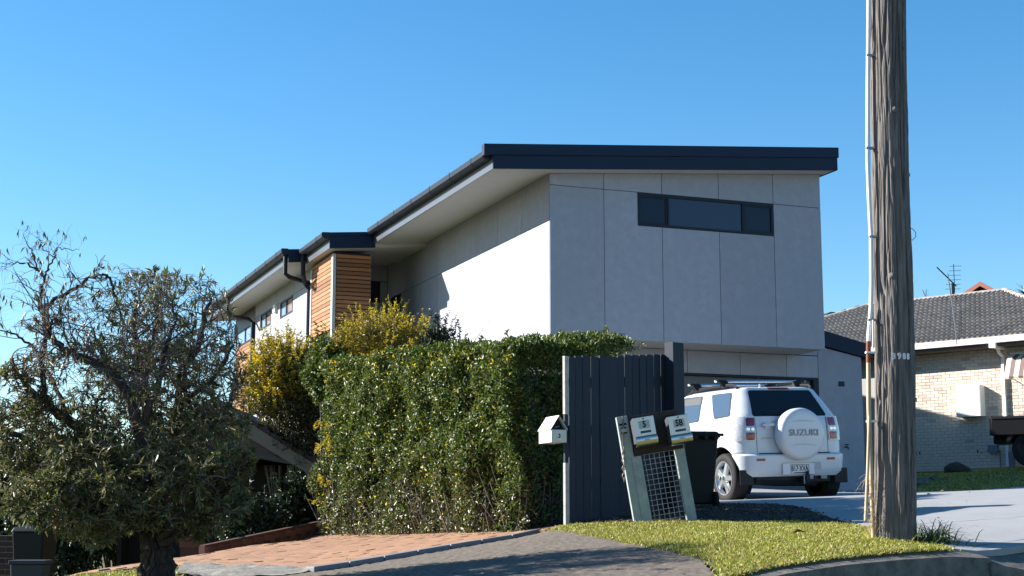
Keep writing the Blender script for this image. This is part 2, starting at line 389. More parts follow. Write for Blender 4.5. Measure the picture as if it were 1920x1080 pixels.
# ------------------------------------------------------------------ street: road, kerb, apron, driveway, paving
def xy(u, v, Y): p = at(u, v, Y); return (p.x, p.y)
def poly_in(P, poly):
    P = np.asarray(P); x, y = P[:, 0], P[:, 1]; ins = np.zeros(len(P), bool); n = len(poly)
    for i in range(n):
        (x1, y1), (x2, y2) = poly[i], poly[(i + 1) % n]
        c = ((y1 > y) != (y2 > y)) & (x < (x2 - x1) * (y - y1) / (y2 - y1 + 1e-12) + x1); ins ^= c
    return ins
KP = [Vector((at(u, v, Y).x, at(u, v, Y).y, at(u, v, Y).z)) for u, v, Y in ((1370, 1092, 9.45), (1470, 1069, 9.75), (1580, 1053, 10.08), (1680, 1044, 10.35), (1770, 1038, 10.6), (1850, 1041, 10.82))]
kd = (KP[-1] - KP[0]); kd.z = 0; kd.normalize(); kn = Vector((kd.y, -kd.x, 0))       # kn points to the street
kb = MB()
for i in range(len(KP) - 1):
    a, b = KP[i], KP[i + 1]; n = 3
    for j in range(n):
        p = a.lerp(b, j / n); q = a.lerp(b, (j + 1) / n); ins = kn * -.16; hz = Vector((0, 0, -.5)); lz = Vector((0, 0, -.02))
        def inz(w, t, dz): e = w - kn * t; return Vector((e.x, e.y, g1(e.x, e.y) + dz))
        pi, qi, pj, qj = inz(p, .17, .008), inz(q, .17, .008), inz(p, .6, -.05), inz(q, .6, -.05)
        kb.hexa([p + kn * .05 + hz, q + kn * .05 + hz, qi + hz, pi + hz, p + lz + kn * .03, q + lz + kn * .03, qi, pi])
        kb.hexa([pi + hz, qi + hz, qj + hz, pj + hz, pi, qi, qj, pj])
k = kb.build("kerb", M_KERB, world=True); tag(k, kind="structure")
#@KR
# gutter strip and road fall away toward the camera
def road_pt(s, t):      # s metres along the kerb from KP[0], t metres toward the street
    p = KP[0] + kd * s; z = np.interp(s, [0, 2.3, 4, 12], [KP[0].z, KP[2].z, KP[-1].z, KP[-1].z + .35]) if s >= 0 else KP[0].z + .10 * s
    return Vector((p.x, p.y, 0)) + kn * t + Vector((0, 0, z - .15 - .055 * max(t - .4, 0) - (.02 if t > .05 else 0)))
rv = []; rf = []; S_ = [-26, -16, -10, -6, -4, -3, -2, -1, 0, 1, 2, 3, 4, 5, 6, 8, 12, 20, 30]; T_ = [.02, .38, .4, 1, 2, 4, 6.5, 10, 16]
for s in S_:
    for t in T_: rv.append(road_pt(s, t))
for i in range(len(S_) - 1):
    for j in range(1, len(T_) - 1): n = len(T_); rf.append((i * n + j, i * n + j + 1, (i + 1) * n + j + 1, (i + 1) * n + j))
m_ = MB(); m_.add(rv, rf); r = m_.build("road", M_ROAD, world=True); tag(r, kind="structure")
m_ = MB(); n = len(T_); m_.add(rv, [(i * n, i * n + 1, (i + 1) * n + 1, (i + 1) * n) for i in range(len(S_) - 1)]); r = m_.build("gutter", M_KERB, world=True); tag(r, kind="structure")

kr = MB(); S0 = (KP[-1] - KP[0]).dot(kd)     # rolled kerb where the driveway meets the gutter
def kr_row(s):
    b = Vector((KP[0].x + kd.x * s, KP[0].y + kd.y * s, 0)); i_ = b - kn * .28; k_ = min(1, max(0, (s - S0) / .5)); zo = road_pt(s, .3).z + .025 + .115 * (1 - k_)
    o_ = b + kn * (.05 + .25 * k_); return Vector((i_.x, i_.y, g1(i_.x, i_.y) + .024)), Vector((o_.x, o_.y, zo))
prev = kr_row(S0 - .02)
for q in (.15, .3, .5, .9, 1.4, 2, 3, 4, 6, 8):
    cur_ = kr_row(S0 + q); dn = Vector((0, 0, -.4)); kr.hexa([prev[1] + dn, cur_[1] + dn, cur_[0] + dn, prev[0] + dn, prev[1], cur_[1], cur_[0], prev[0]]); prev = cur_
k = kr.build("driveway_kerb", M_KERB, world=True); tag(k, kind="structure")
K0 = (KP[0].x - kd.x * .1, KP[0].y - kd.y * .1)
APRON = [(.26, 14.45), (1.30, 10.3), K0, (K0[0] - kd.x * 3.3, K0[1] - kd.y * 3.3), (-3.4, 9.4), (-2.2, 12.1), (-1.62, 12.93)]
grid_sheet("driveway_apron", APRON, M_APRON, .028, .010, .012, 1.5)
kq = [KP[i] - kn * .085 for i in range(len(KP))]
LAWN = [xy(1022, 1010, 14.1), xy(1050, 1002, 14.05), xy(1100, 992, 13.75), xy(1300, 986, 13.45), xy(1480, 978, 13.6), xy(1600, 985, 12.9), xy(1655, 996, 12.3), xy(1730, 1016, 11.35), xy(1790, 1030, 10.9)] + [(q.x, q.y) for q in kq[::-1][1:]] + [(1.35, 10.3)]
drape("lawn", LAWN, M_GROUND, .016, .4, thick=.14)
DRIVE = [tuple(hw_(.2, 1.0)[:2]), tuple(hw_(7.4, 1.0)[:2]), xy(1722, 927, 27.6), xy(1920, 914, 27.6), (16, 26.5), (15, 17), (11.5, 13.6), (kq[-1].x + kd.x * 7, kq[-1].y + kd.y * 7), (kq[-1].x, kq[-1].y), xy(1790, 1030, 10.9), xy(1730, 1016, 11.35), xy(1655, 996, 12.3), xy(1605, 986, 13.0), xy(1480, 966, 15.6), xy(1338, 950, 18.7), tuple(hw_(.2, -3)[:2])]
# concrete slabs parted by sawn joints
dw = bpy.data.objects.new("driveway", None); COL.objects.link(dw); dw["kind"] = "structure"; dw["label"] = "pale grey concrete driveway with sawn joints"
def clip(poly, p, n):
    out = []
    for i in range(len(poly)):
        a, b = Vector(poly[i]), Vector(poly[(i + 1) % len(poly)]); da, db = (a - p).dot(n), (b - p).dot(n)
        if da >= 0: out.append(tuple(a))
        if da * db < 0: out.append(tuple(a.lerp(b, da / (da - db))))
    return out
cuts = [(Vector((3.6, 12.9)), Vector((-.25, .97))), (Vector(hw_(3, -5.2)[:2]), Vector((-.36, .933))), (Vector(hw_(3, -1.6)[:2]), Vector((-.36, .933)))]
strips = [DRIVE]
for p, n in cuts:
    n = n.normalized(); s = strips.pop(); strips += [clip(s, p - n * .006, -n), clip(s, p + n * .006, n)]
for s in strips: drape("concrete_slab", s, M_CONC, .02, .5, thick=.05, parent=dw)
# bed of soil under the fence and letterboxes
BED = [xy(1060, 1000, 14.1), xy(1100, 991, 13.8), xy(1300, 985, 13.5), xy(1480, 977, 13.65), xy(1600, 984, 12.95), xy(1605, 983, 13.2), xy(1480, 966, 15.6), xy(1338, 950, 18.7), (2.4, 19.3), (.4, 18), (-.2, 16.0)]
grid_sheet("garden_bed", BED, M_SOIL, .04, .02, .010, 1.5)
# paving of clay bricks
PAVE = [(.18, 14.35), (-1.66, 12.95), xy(560, 1069, 13.4), xy(430, 1064, 14.0), xy(330, 1064, 14.3), xy(180, 1081, 14.2), (-4.6, 15.2), (-2.3, 19.5), (-1.6, 18.9), (-.05, 15.5), (.58, 14.8)]
pv = drape("brick_paving", PAVE, M_SAND, .018, .5, label="terracotta brick paving sloping down beside the hedge")
sd = Vector((-1.9, -1.6)).normalized(); sn = Vector((-sd.y, sd.x))
PAVE_IN = [(.10, 14.45), (-1.74, 13.02), xy(556, 1067, 13.5), xy(430, 1062, 14.1), xy(330, 1062, 14.4), xy(180, 1079, 14.3), (-4.6, 15.2), (-2.35, 19.5), (-1.6, 18.9), (-.05, 15.5), (.58, 14.85)]
cells = []
for i in range(-30, 70):
    for j in range(-10, 45):
        c = Vector((.28, 14.45)) + sd * (i * .114) - sn * (j * .232 + (.116 if i % 2 else 0) - .1)
        cells.append((c.x, c.y))
cells = np.array(cells); cells = cells[poly_in(cells, PAVE_IN)]
cells = cells[np.argsort(np.hypot(cells[:, 0], cells[:, 1]))]
bm_ = MB(); bm_.box(-.1145, .1145, -.0553, .0553, -.05, 0)
pav_me = bm_.mesh("paver", M_PAVER); ang = math.atan2(-sn.y, -sn.x)
zc = gz(cells[:, 0], cells[:, 1]); e = .1
gxs = (gz(cells[:, 0] + e, cells[:, 1]) - gz(cells[:, 0] - e, cells[:, 1])) / (2 * e); gys = (gz(cells[:, 0], cells[:, 1] + e) - gz(cells[:, 0], cells[:, 1] - e)) / (2 * e)
rest = MB()
for i, (x, y) in enumerate(cells):
    n = Vector((-gxs[i] + random.gauss(0, .007), -gys[i] + random.gauss(0, .007), 1)).normalized()
    q = n.to_track_quat('Z', 'Y'); xa = Vector((math.cos(ang), math.sin(ang), 0)); xa = (xa - n * xa.dot(n)).normalized(); ya = n.cross(xa)
    R = Matrix((xa, ya, n)).transposed().to_4x4(); R.translation = (x, y, zc[i] + .028 + random.gauss(0, .0015))
    if i < 296:
        o = link("paver", pav_me, pv); o.matrix_local = R
    else: rest.M = R; rest.box(-.1145, .1145, -.0553, .0553, -.05, 0)
if rest.v: tag(rest.build("paver_field", M_PAVER, pv), kind="stuff")
# header course across the top corner of the apron: bigger bricks with pale joints
for i in range(5):
    p = at(1024 + i * 13, 1006 - i * 1.6, 14.5 + i * .03); b_ = MB(); b_.M = Matrix.Translation((p.x, p.y, g1(p.x, p.y) + .03)) @ Matrix.Rotation(rad(62), 4, 'Z')
    b_.box(-.11, .11, -.034, .034, -.06, .0); b_.build("paver", M_PAVER, pv, world=True)
# edge strip between paving and apron
es = thing("edging_strip", "grey concrete edging strip between brick paving and apron", "edging"); E0, E1 = Vector((.24, 14.5)), Vector((-1.70, 12.88))
for i in range(7):
    a = E0.lerp(E1, i / 7 + .002); b = E0.lerp(E1, (i + 1) / 7 - .002); s = Vector((sn.x, sn.y)) * .065
    P = [gp(q.x, q.y) for q in (a - s, a + s, b + s, b - s)]
    MB().hexa([p - Vector((0, 0, .05)) for p in P] + [p + Vector((0, 0, .058)) for p in P]).build("edging_block", M_STRIP, es, world=True, bevel=.006)
# cracked concrete lump in front of the paving
OC = [(-1.70, 12.84), xy(560, 1069, 13.4), xy(430, 1064, 14.0), xy(345, 1063, 14.3), (-2.9, 13.2), (-2.2, 12.2)]
bmh = drape("broken_concrete", OC, M_OLDCONC, .012, .1, label="cracked pale concrete along the front edge of the paving")
for v in bmh.data.vertices: v.co.z += .05 * float(vnoise(np.array([v.co.x * 5]), np.array([v.co.y * 5]), 3)[0])
VERGE = [(-2.2, 12.15), (-2.9, 13.2), xy(345, 1064, 14.2), xy(180, 1083, 14.1), (-6, 13), (-5, 10.5), (-3.4, 9.4)]
drape("left_lawn", VERGE, M_GROUND, .014, .4)

# ------------------------------------------------------------------ modern house: local x = along the front (a), y = depth (b), z eye-relative
MH = thing("modern_house", "grey panelled two storey house with skillion roof and cantilevered upper floor", "house", HOUSE0, (0, 0, YAW))
SLOPE = .082
def sz(a): return 6.325 + SLOPE * (a + 1.25)      # soffit height over a
core = MB()
core.prism([(.02, 3.43), (5.74, 3.43), (5.74, sz(5.74) - .004), (.02, sz(.02) - .004)], 'y', .02, 10.44)
core.box(-1.88, .02, 10.46, 17.2, -1.2, 6.02)
core.prism([(-1.88, 6.02), (5.7, 6.02), (5.7, sz(5.7) - .004), (-1.88, sz(-1.88) - .004)], 'y', 10.462, 17.2)
core.box(.02, 5.7, 10.45, 17.2, -1.2, 6.02); core.prism([(5.7, -1.2), (8.6, -1.2), (8.6, 7.36), (5.7, 6.95)], 'y', 10.6, 21)  # second shape: unseen rear block added to cast shadow on the brick house
core.box(.55, 7.25, 1.25, 9.8, -1.3, 3.425)
core.build("wall_backing", M_JOINT, MH)
J = .006
def panel(poly, axis, t0, t1, name="cladding_panel", mt=None):
    "a sheet shrunk by half a joint"
    c = Vector((sum(p[0] for p in poly) / len(poly), sum(p[1] for p in poly) / len(poly)))
    n = len(poly); ar = sum(poly[i][0] * poly[(i + 1) % n][1] - poly[(i + 1) % n][0] * poly[i][1] for i in range(n)); sg = 1 if ar > 0 else -1
    out = []
    for i in range(n):
        p0, p1, p2 = Vector(poly[i - 1]), Vector(poly[i]), Vector(poly[(i + 1) % n]); d1 = (p1 - p0).normalized(); d2 = (p2 - p1).normalized()
        n1 = Vector((-d1.y, d1.x)) * sg; n2 = Vector((-d2.y, d2.x)) * sg; k = (n1 + n2); k = k / max(k.dot(n1), .2); out.append(tuple(p1 + k * J))
    return MB().prism(out, axis, t0, t1).build(name, mt or M_PANEL, MH)
# front, upper floor
AE = [0, 1.09, 2.288, 3.50, 4.70, 5.77]; ZB, ZJ = 3.41, 6.213
WIN = (1.785, 4.69, 5.58, 6.19)
for i in range(5):
    a0, a1 = AE[i], AE[i + 1]
    panel([(a0, ZJ), (a1, ZJ), (a1, sz(a1) + .0), (a0, sz(a0) + .0)], 'y', 0, .019)
    if i == 1: P = [(a0, ZB), (a1, ZB), (a1, WIN[2]), (WIN[0], WIN[2]), (WIN[0], ZJ), (a0, ZJ)]
    elif i in (2, 3): P = [(a0, ZB), (a1, ZB), (a1, WIN[2]), (a0, WIN[2])]
    else: P = [(a0, ZB), (a1, ZB), (a1, ZJ), (a0, ZJ)]
    panel(P, 'y', 0, .019)
MB().box(5.741, 5.762, .02, 10.4, ZB + .01, 6.72).build("cladding_panel", M_PANEL, MH)
def window(a0, a1, z0, z1, mull, panes, axis='y', off=0.0, parent=MH, dep=.05, fr=.045):
    "frame with mullions proud of panes; axis y: lies in x-z plane facing -y; axis x: lies in y-z facing -x"
    f = MB()
    def bx(u0, u1, w0, w1, d0, d1):
        if axis == 'y': f.box(u0, u1, off + d0, off + d1, w0, w1)
        else: f.box(off + d0, off + d1, u0, u1, w0, w1)
    bx(a0, a1, z0, z0 + fr, -.012, dep); bx(a0, a1, z1 - fr, z1, -.012, dep)
    xs = [a0] + mull + [a1]
    for i, x in enumerate(xs):
        w = fr if i in (0, len(xs) - 1) else fr * .8; x0 = x if i == 0 else (x - w if i == len(xs) - 1 else x - w / 2)
        bx(x0, x0 + w, z0 + fr, z1 - fr, -.0105, dep - .001)
    fo = f.build("window", M_FRAME, parent)
    for i in range(len(xs) - 1):
        g_ = MB(); u0 = xs[i] + .01; u1 = xs[i + 1] - .01
        if axis == 'y': g_.box(u0, u1, off + .018, off + .024, z0 + .01, z1 - .01)
        else: g_.box(off + .018, off + .024, u0, u1, z0 + .01, z1 - .01)
        g_.build("pane", panes[i], fo)
        if panes[i] is M_GLASS and axis == 'y' and off == 0:      # sliding sash with its own border
            s = MB(); b = .03; z0_, z1_ = z0 + fr, z1 - fr; s0, s1 = xs[i] + fr * .6, xs[i + 1] - fr * .6
            for q in ((s0, s1, z0_, z0_ + b), (s0, s1, z1_ - b, z1_), (s0, s0 + b, z0_ + b, z1_ - b), (s1 - b, s1, z0_ + b, z1_ - b)): s.box(q[0], q[1], .002, .016, q[2], q[3])
            s.build("sash", M_FRAME, fo)
    return fo
window(WIN[0], WIN[1], WIN[2], WIN[3] + .01, [2.42, 4.02], [M_GLASS, M_GLASS_BLUE, M_GLASS])
# soffit under the upper floor
MB().box(.012, 5.755, .012, 1.25, 3.418, 3.432).build("cantilever_soffit", M_SOFFIT, MH)
# left side wall, upper floor
BS = [0.019, 1.40, 2.705, 3.993, 5.26, 6.503, 7.726, 8.95, 10.43]
for i in range(8):
    b0, b1 = BS[i], BS[i + 1]
    panel([(b0, 5.55), (b1, 5.55), (b1, sz(0)), (b0, sz(0))], 'x', 0, .019)
    if i == 7: panel([(b0, ZB), (9.28, ZB), (9.28, 5.55), (b0, 5.55)], 'x', 0, .019)
    else: panel([(b0, ZB), (b1, ZB), (b1, 5.55), (b0, 5.55)], 'x', 0, .019)
MB().box(.004, .018, 9.29, 10.12, 3.6, 5.54).build("side_door", M_FRAME, MH)
MB().box(-.02, .004, 10.12, 10.42, 3.6, 5.55).build("door_jamb", M_PANEL, MH)
# inner wall facing the street
panel([(-1.9, 5.99), (0, 5.99), (0, sz(0)), (-1.9, sz(-1.9))], 'y', 10.44, 10.459)
panel([(-.19, ZB), (0, ZB), (0, 5.985), (-.19, 5.985)], 'y', 10.44, 10.459)
panel([(-1.9, 0.2), (-.19, 0.2), (-.19, 5.48), (-1.9, 5.48)], 'y', 10.44, 10.459)
window(-.95, -.19, 5.48, 5.985, [], [M_GLASS_BLUE], 'y', 10.43)
# rear wing wall
ZW = 5.86
for b0, b1 in ((10.46, 12.3), (12.3, 14.5), (14.5, 17.18)):
    panel([(b0, ZW), (b1, ZW), (b1, sz(-1.9)), (b0, sz(-1.9))], 'x', -1.9, -1.881)
W1, W2 = (12.45, 13.9), (15.08, 16.36)
for poly in ([(10.46, -.6), (12.45, -.6), (12.45, ZW), (10.46, ZW)], [(12.45, -.6), (13.9, -.6), (13.9, 5.42), (12.45, 5.42)], [(13.9, -.6), (15.08, -.6), (15.08, ZW), (13.9, ZW)],
             [(15.08, -.6), (16.36, -.6), (16.36, 5.42), (15.08, 5.42)], [(16.36, -.6), (17.18, -.6), (17.18, ZW), (16.36, ZW)]): panel(poly, 'x', -1.9, -1.881)
for q in (W1, W2): window(q[0], q[1], 5.42, ZW, [(q[0] + q[1]) / 2], [glassmat("curtain_glass", (.22, .15, .11), .05), glassmat("sky_glass", (.16, .22, .30), .03)], 'x', -1.9)
MB().box(-1.98, -1.9, 14.25, 14.5, 5.66, 5.86).build("wall_light", M_WHITEP, MH)
# balcony end of the wing: cedar screen under an open window band
MB().box(-1.90, -1.78, 19.93, 20.05, -1.2, 6.15).build("corner_post", M_FRAME, MH)
MB().box(-1.9, -1.8, 17.2, 20.05, 5.78, 6.22).build("window_head", M_FRAME, MH)
sl_me = MB(); sl_me.box(-.012, .012, 0, 2.7, 0, .082); sl_me = sl_me.mesh("timber_slat", M_CEDAR)
for i in range(38):
    link("timber_slat", sl_me, MH, (-1.9, 17.23, 5.20 - i * .098))
MB().box(-1.86, -1.84, 17.2, 19.9, 1.2, 5.3).build("screen_backing", M_FRAME, MH)
window(17.25, 19.93, 5.3, 5.78, [18.6], [glassmat("sky_glass", (.16, .22, .30)), glassmat("sky_glass", (.16, .22, .30))], 'x', -1.9)
MB().box(-1.84, 4, 19.9, 20.05, -1.2, 5.3).build("end_wall", M_PANEL, MH)
# cedar bay
BX0, BX1, BB0, BB1 = -2.07, -1.22, 7.68, 9.75
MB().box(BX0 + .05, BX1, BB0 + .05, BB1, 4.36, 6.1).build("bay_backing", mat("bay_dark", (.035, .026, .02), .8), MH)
MB().box(BX0 + .06, BX1 - .02, BB0 + .07, BB1 + .7, -1.0, 4.34).build("bay_window", M_GLASS, MH)
fr_me = MB(); fr_me.box(0, .80, -.012, .012, 0, .074); fr_me = fr_me.mesh("timber_slat", M_CEDAR)
sd_me = MB(); sd_me.box(-.012, .012, 0, 1.86, 0, .078); sd_me = sd_me.mesh("timber_slat", M_CEDAR)
for i in range(19):
    z = 6.02 - i * .0945
    o = link("timber_slat", fr_me, MH, (-1.995, BB0 + .03, z)); o.rotation_euler.x = random.gauss(0, .05); o.location.y += random.uniform(-.004, .004)
    if i < 18: o = link("timber_slat", sd_me, MH, (BX0 + .01, BB0 + .14, z)); o.rotation_euler.y = random.gauss(0, .02)
MB().box(BX0 - .02, BX0 + .055, BB0 - .01, BB0 + .13, 3.6, 6.1).build("bay_post", M_ALU, MH, bevel=.004)
MB().box(BX0 - .02, BX0 + .03, BB1 - .06, BB1 + .04, 2.0, 6.05).build("bay_post", M_ALU, MH)
MB().box(BX0 + .0, BX1, BB0 + .02, BB1, 6.09, 6.14).build("bay_head", M_FRAME, MH)
# garage level
GB = 1.0
GJ = [.9, 2.13, 3.292, 4.457, 5.508, 6.237]
for i in range(5):
    a0, a1 = GJ[i], GJ[i + 1]
    panel([(a0, 2.965), (a1, 2.965), (a1, 3.412), (a0, 3.412)], 'y', GB, GB + .02)
panel([(5.79, 3.416), (6.237, 3.416), (6.237, 3.63), (5.79, 3.72)], 'y', GB, GB + .02)
panel([(6.237, .66), (7.265, .66), (7.265, 3.43), (6.237, 3.62)], 'y', GB, GB + .02)
panel([(.5, .4), (.9, .4), (.9, 3.41), (.5, 3.41)], 'y', GB, GB + .02)
MB().box(6.12, 6.237, GB + .003, GB + .22, .66, 2.96).build("garage_jamb", M_FRAME, MH)
MB().box(.9, 6.12, GB + .003, GB + .2, 2.93, 2.963).build("garage_head", M_FRAME, MH)
for i in range(5): MB().box(.9, 6.12, GB + .13, GB + .18, .62 + i * .462, .62 + i * .462 + .456).build("door_section", M_DOOR, MH)
rf_ = MB(); rf_.prism([(5.78, 3.735), (7.42, 3.405), (7.42, 3.70), (5.78, 4.055)], 'y', GB - .06, GB - .02); rf_.build("garage_fascia", M_NAVY, MH)
MB().prism([(5.78, 3.74), (7.40, 3.415), (7.40, 3.69), (5.78, 4.04)], 'y', GB - .02, 9.8).build("garage_roof", M_NAVY, MH)
MB().box(6.70, 6.836, GB - .012, GB, 2.82, 2.92).build("wall_vent", M_FRAME, MH)
tp = MB(); tp.tube([(6.81, GB, 1.6), (6.81, GB - .09, 1.6), (6.81, GB - .11, 1.55)], .014); tp.tube([(6.77, GB - .06, 1.65), (6.85, GB - .06, 1.65)], .01); tp.tube([(6.81, GB - .06, 1.6), (6.81, GB - .06, 1.66)], .008); tp.build("garden_tap", M_DARKTRIM, MH)
# roofs
def roof_slab(name, a0, a1, b0, b1, dz=0.0, th=.22):
    return MB().prism([(a0, sz(a0) + dz), (a1, sz(a1) + dz), (a1, sz(a1) + th + dz), (a0, sz(a0) + th + dz)], 'y', b0, b1).build(name, M_SOFFIT, MH)
roof_slab("roof_soffit", -1.22, 5.90, -.36, 7.32); roof_slab("roof_soffit", -2.24, 5.90, 7.33, 9.62, -.09); roof_slab("roof_soffit", -2.65, 5.90, 9.63, 20.6, -.02)
def strip(name, a0, a1, b0, b1, lo, hi, dz=0.0, mt=None):
    return MB().prism([(a0, sz(a0) + lo + dz), (a1, sz(a1) + lo + dz), (a1, sz(a1) + hi + dz), (a0, sz(a0) + hi + dz)], 'y', b0, b1).build(name, mt or M_NAVY, MH)
strip("fascia", -1.25, 5.93, -.40, -.36, -.01, .235); strip("barge_cap", -1.43, 5.95, -.425, -.30, .238, .44)
strip("roof_sheet", -1.30, 5.95, -.30, 20.7, .24, .30)
strip("fascia", 5.90, 5.935, -.36, 20.6, -.01, .235)
strip("fascia", -1.25, -1.221, -.36, 7.28, -.008, .235, 0, mat("sunlit_fascia", (.085, .092, .105), .35))  # lighter copy of the fascia metal; the sunlight is put into its colour
strip("fascia", -2.27, -1.22, 7.28, 7.325, -.012, .26, -.09); strip("barge_cap", -2.46, -1.25, 7.262, 7.33, .262, .345, -.09)
strip("fascia", -2.27, -2.241, 7.325, 9.62, -.008, .235, -.09, MATS["sunlit_fascia"])
strip("roof_sheet", -2.4, -1.3, 7.33, 20.6, .24, .29, -.03)
strip("fascia", -2.68, -2.24, 9.58, 9.625, -.012, .30, -.02); strip("fascia", -2.68, -2.651, 9.625, 20.6, -.008, .235, -.02, MATS["sunlit_fascia"])
strip("fascia", -2.68, -1.8, 20.6, 20.64, -.012, .26, -.02)
strip("roof_sheet", -2.7, -2.3, 9.6, 20.6, .24, .29, -.02)
def gutter(a, b0, b1, z):
    g_ = MB(); prof = [(0, .15), (-.02, .155), (-.16, .15), (-.17, .13), (-.165, .05), (-.12, .005), (-.05, 0), (0, 0)]
    g_.prism([(a + p[0], z + p[1]) for p in prof], 'y', b0, b1); go = g_.build("roof_gutter", M_GUTTER, MH)
    n = int((b1 - b0) / 1.22)
    for i in range(n):
        b = b0 + .6 + i * 1.22; q = MB(); q.prism([(a + p[0] * 1.03 - .001, z + (p[1] - .075) * 1.05 + .075) for p in prof], 'y', b, b + .025); q.build("gutter_joint", M_FRAME, go)
gutter(-1.255, -.30, 7.26, sz(-1.25) + .17); gutter(-2.275, 7.26, 9.56, sz(-2.27) + .10); gutter(-2.685, 9.58, 20.65, sz(-2.68) + .14)
def downpipe(pts, r=.045):
    m = MB(); m.tube(pts, r, 8); m.build("downpipe", M_GUTTER, MH)
zg = sz(-2.68) + .14
downpipe([(-2.72, 9.72, zg), (-2.72, 9.72, zg - .42), (-2.60, 9.74, zg - .50), (-2.12, 9.90, zg - .58), (-1.99, 10.0, zg - .66), (-1.97, 10.0, 2)], .055)
downpipe([(-2.36, 9.46, sz(-2.3) + .1), (-2.34, 9.50, 5.9), (-2.2, 9.84, 5.72), (-2.10, 9.86, 5.6), (-2.10, 9.86, 2)], .055)
downpipe([(-2.72, 17.0, zg), (-2.72, 17.0, zg - .38), (-2.6, 17.02, zg - .46), (-2.08, 17.15, zg - .52), (-1.97, 17.2, zg - .6), (-1.97, 17.2, 2)], .05)
# ------------------------------------------------------------------ neighbour's brick house: local x along its wall (to the right, nearer), y into the house
NH = thing("brick_house", "cream brick bungalow with grey tiled roof and white gutter behind the pole", "house", (12.1115, 41.0, 0), (0, 0, rad(-43)))
wallo = MB().box(-9.5, 5.5, .0, 8.4, -1, 4.76).build("wall", M_MORTAR, NH)
bme = MB(); bme.box(-.113, .113, -.012, .05, -.037, .037); bme = bme.mesh("brick", M_BRICK)
bme2 = MB(); bme2.box(-.113, .113, -.012, .05, -.037, .037); bme2 = bme2.mesh("brick", M_BRICK2)
rest = MB(); cnt = 0; cand = []
for r in range(42):
    z = 4.70 - r * .0855
    for c in range(-8, 12):
        x = c * .24 + (.12 if r % 2 else 0) + .05
        if 1.24 < x < 1.5 and z < 4.35 and False: continue
        if z < 1.45: continue
        cand.append((x, z))
cand.sort(key=lambda p: (not (2.85 < p[1] < 4.4 and -1.5 < p[0] < 2.3), abs(p[0] - .3)))
for i, (x, z) in enumerate(cand):
    dy = random.uniform(-.003, .003)
    if i < 296: link("brick", bme2 if random.random() < .24 else bme, wallo, (x, dy, z))
    else: rest.box(x - .113, x + .113, -.012 + dy, .03, z - .037, z + .037)
tag(rest.build("brick_courses", M_BRICK, wallo), kind="stuff")
EY, EZ, RY, RZ = -.55, 4.98, 4.25, 6.98
pit = math.atan2(RZ - EZ, RY - EY); sl_ = math.hypot(RZ - EZ, RY - EY)
roofo = MB(); xl, xr = -5.0, -.45
roofo.add([(xl - 4.8, EY, EZ - .03), (4.35, EY, EZ - .03), (xr, RY, RZ - .05), (xl, RY, RZ - .05), (xl - 4.8, 9, EZ - .03), (4.35, 9, EZ - .03)],
          [(0, 1, 2, 3), (1, 5, 2), (4, 0, 3), (5, 4, 3, 2)]); roofo = roofo.build("roof", M_TILE, NH)
tm = MB(); W_ = .30; NP = 12
def tprof(t): return .045 * max(0, math.sin(2 * math.pi * t * 2 - .6)) ** .8 if math.sin(2 * math.pi * t * 2 - .6) > 0 else -.008
vs = []
for k in range(NP + 1):
    t = k / NP; vs.append((t * W_, 0, tprof(t) + .030)); 
for k in range(NP + 1):
    t = k / NP; vs.append((t * W_, .40, tprof(t) + .002))
for k in range(NP + 1):
    t = k / NP; vs.append((t * W_, 0, -.004))
n = NP + 1; fs = [(k, k + 1, n + k + 1, n + k) for k in range(NP)] + [(2 * n + k, 2 * n + k + 1, k + 1, k) for k in range(NP)]
tm.add(vs, fs); tme = tm.mesh("roof_tile", M_TILE, fix=False)
rest = MB(); tiles = []
ncr = int(sl_ / .345)
for r in range(ncr):
    f = (r * .345) / sl_; lo = (xl - 4.8) * (1 - f) + xl * f; hi = 4.35 * (1 - f) + xr * f
    x = math.floor(lo / W_) * W_
    while x < hi:
        if x + .1 >= lo and x + W_ * .8 <= hi: tiles.append((x, r))
        x += W_
def tvis(x, r):
    p = wmat(NH) @ Vector((x, EY + r * .345 * math.cos(pit), EZ + r * .345 * math.sin(pit))); u, v = px(np.array(p)); return 1540 < u < 1935
tiles.sort(key=lambda q: (not tvis(*q), -q[0] + q[1] * .3))
for i, (x, r) in enumerate(tiles):
    s = r * .345; loc = Vector((x, EY - .03 + s * math.cos(pit), EZ + .01 + s * math.sin(pit)))
    if i < 298:
        o = link("roof_tile", tme, roofo, loc, (pit + random.gauss(0, .006), 0, random.gauss(0, .006)))
    else:
        rest.M = Matrix.Translation(loc) @ Matrix.Rotation(pit, 4, 'X'); rest.add(vs, fs)
tag(rest.build("tile_field", M_TILE, roofo, fix=False), kind="stuff")
def ridge(p0, p1, name="ridge_cap"):
    p0, p1 = Vector(p0), Vector(p1); L = (p1 - p0).length; k = int(L / .36)
    for i in range(k):
        a = p0.lerp(p1, i / k); b = p0.lerp(p1, (i + 1.12) / k); d_ = (b - a).normalized(); sd_ = d_.cross(Vector((0, 0, 1))).normalized(); up = sd_.cross(d_)
        m = MB(); vs_ = []
        for q, sc in ((a, 1.0), (b, .88)):
            for j in range(7): t = math.pi * j / 6; vs_.append(q + sd_ * math.cos(t) * .125 * sc + up * (math.sin(t) * .10 * sc - .03))
        m.add(vs_, [(j, j + 1, 8 + j, 7 + j) for j in range(6)] + [tuple(range(6, -1, -1)), tuple(range(7, 14))]); m.build(name, M_RIDGE, roofo, smooth=50)
ridge((xl, RY, RZ + .02), (xr, RY, RZ + .02)); ridge((4.0, -.2, EZ + .18), (xr, RY, RZ + .03)); ridge((xl - 4.4, -.15, EZ + .2), (xl, RY, RZ + .03))
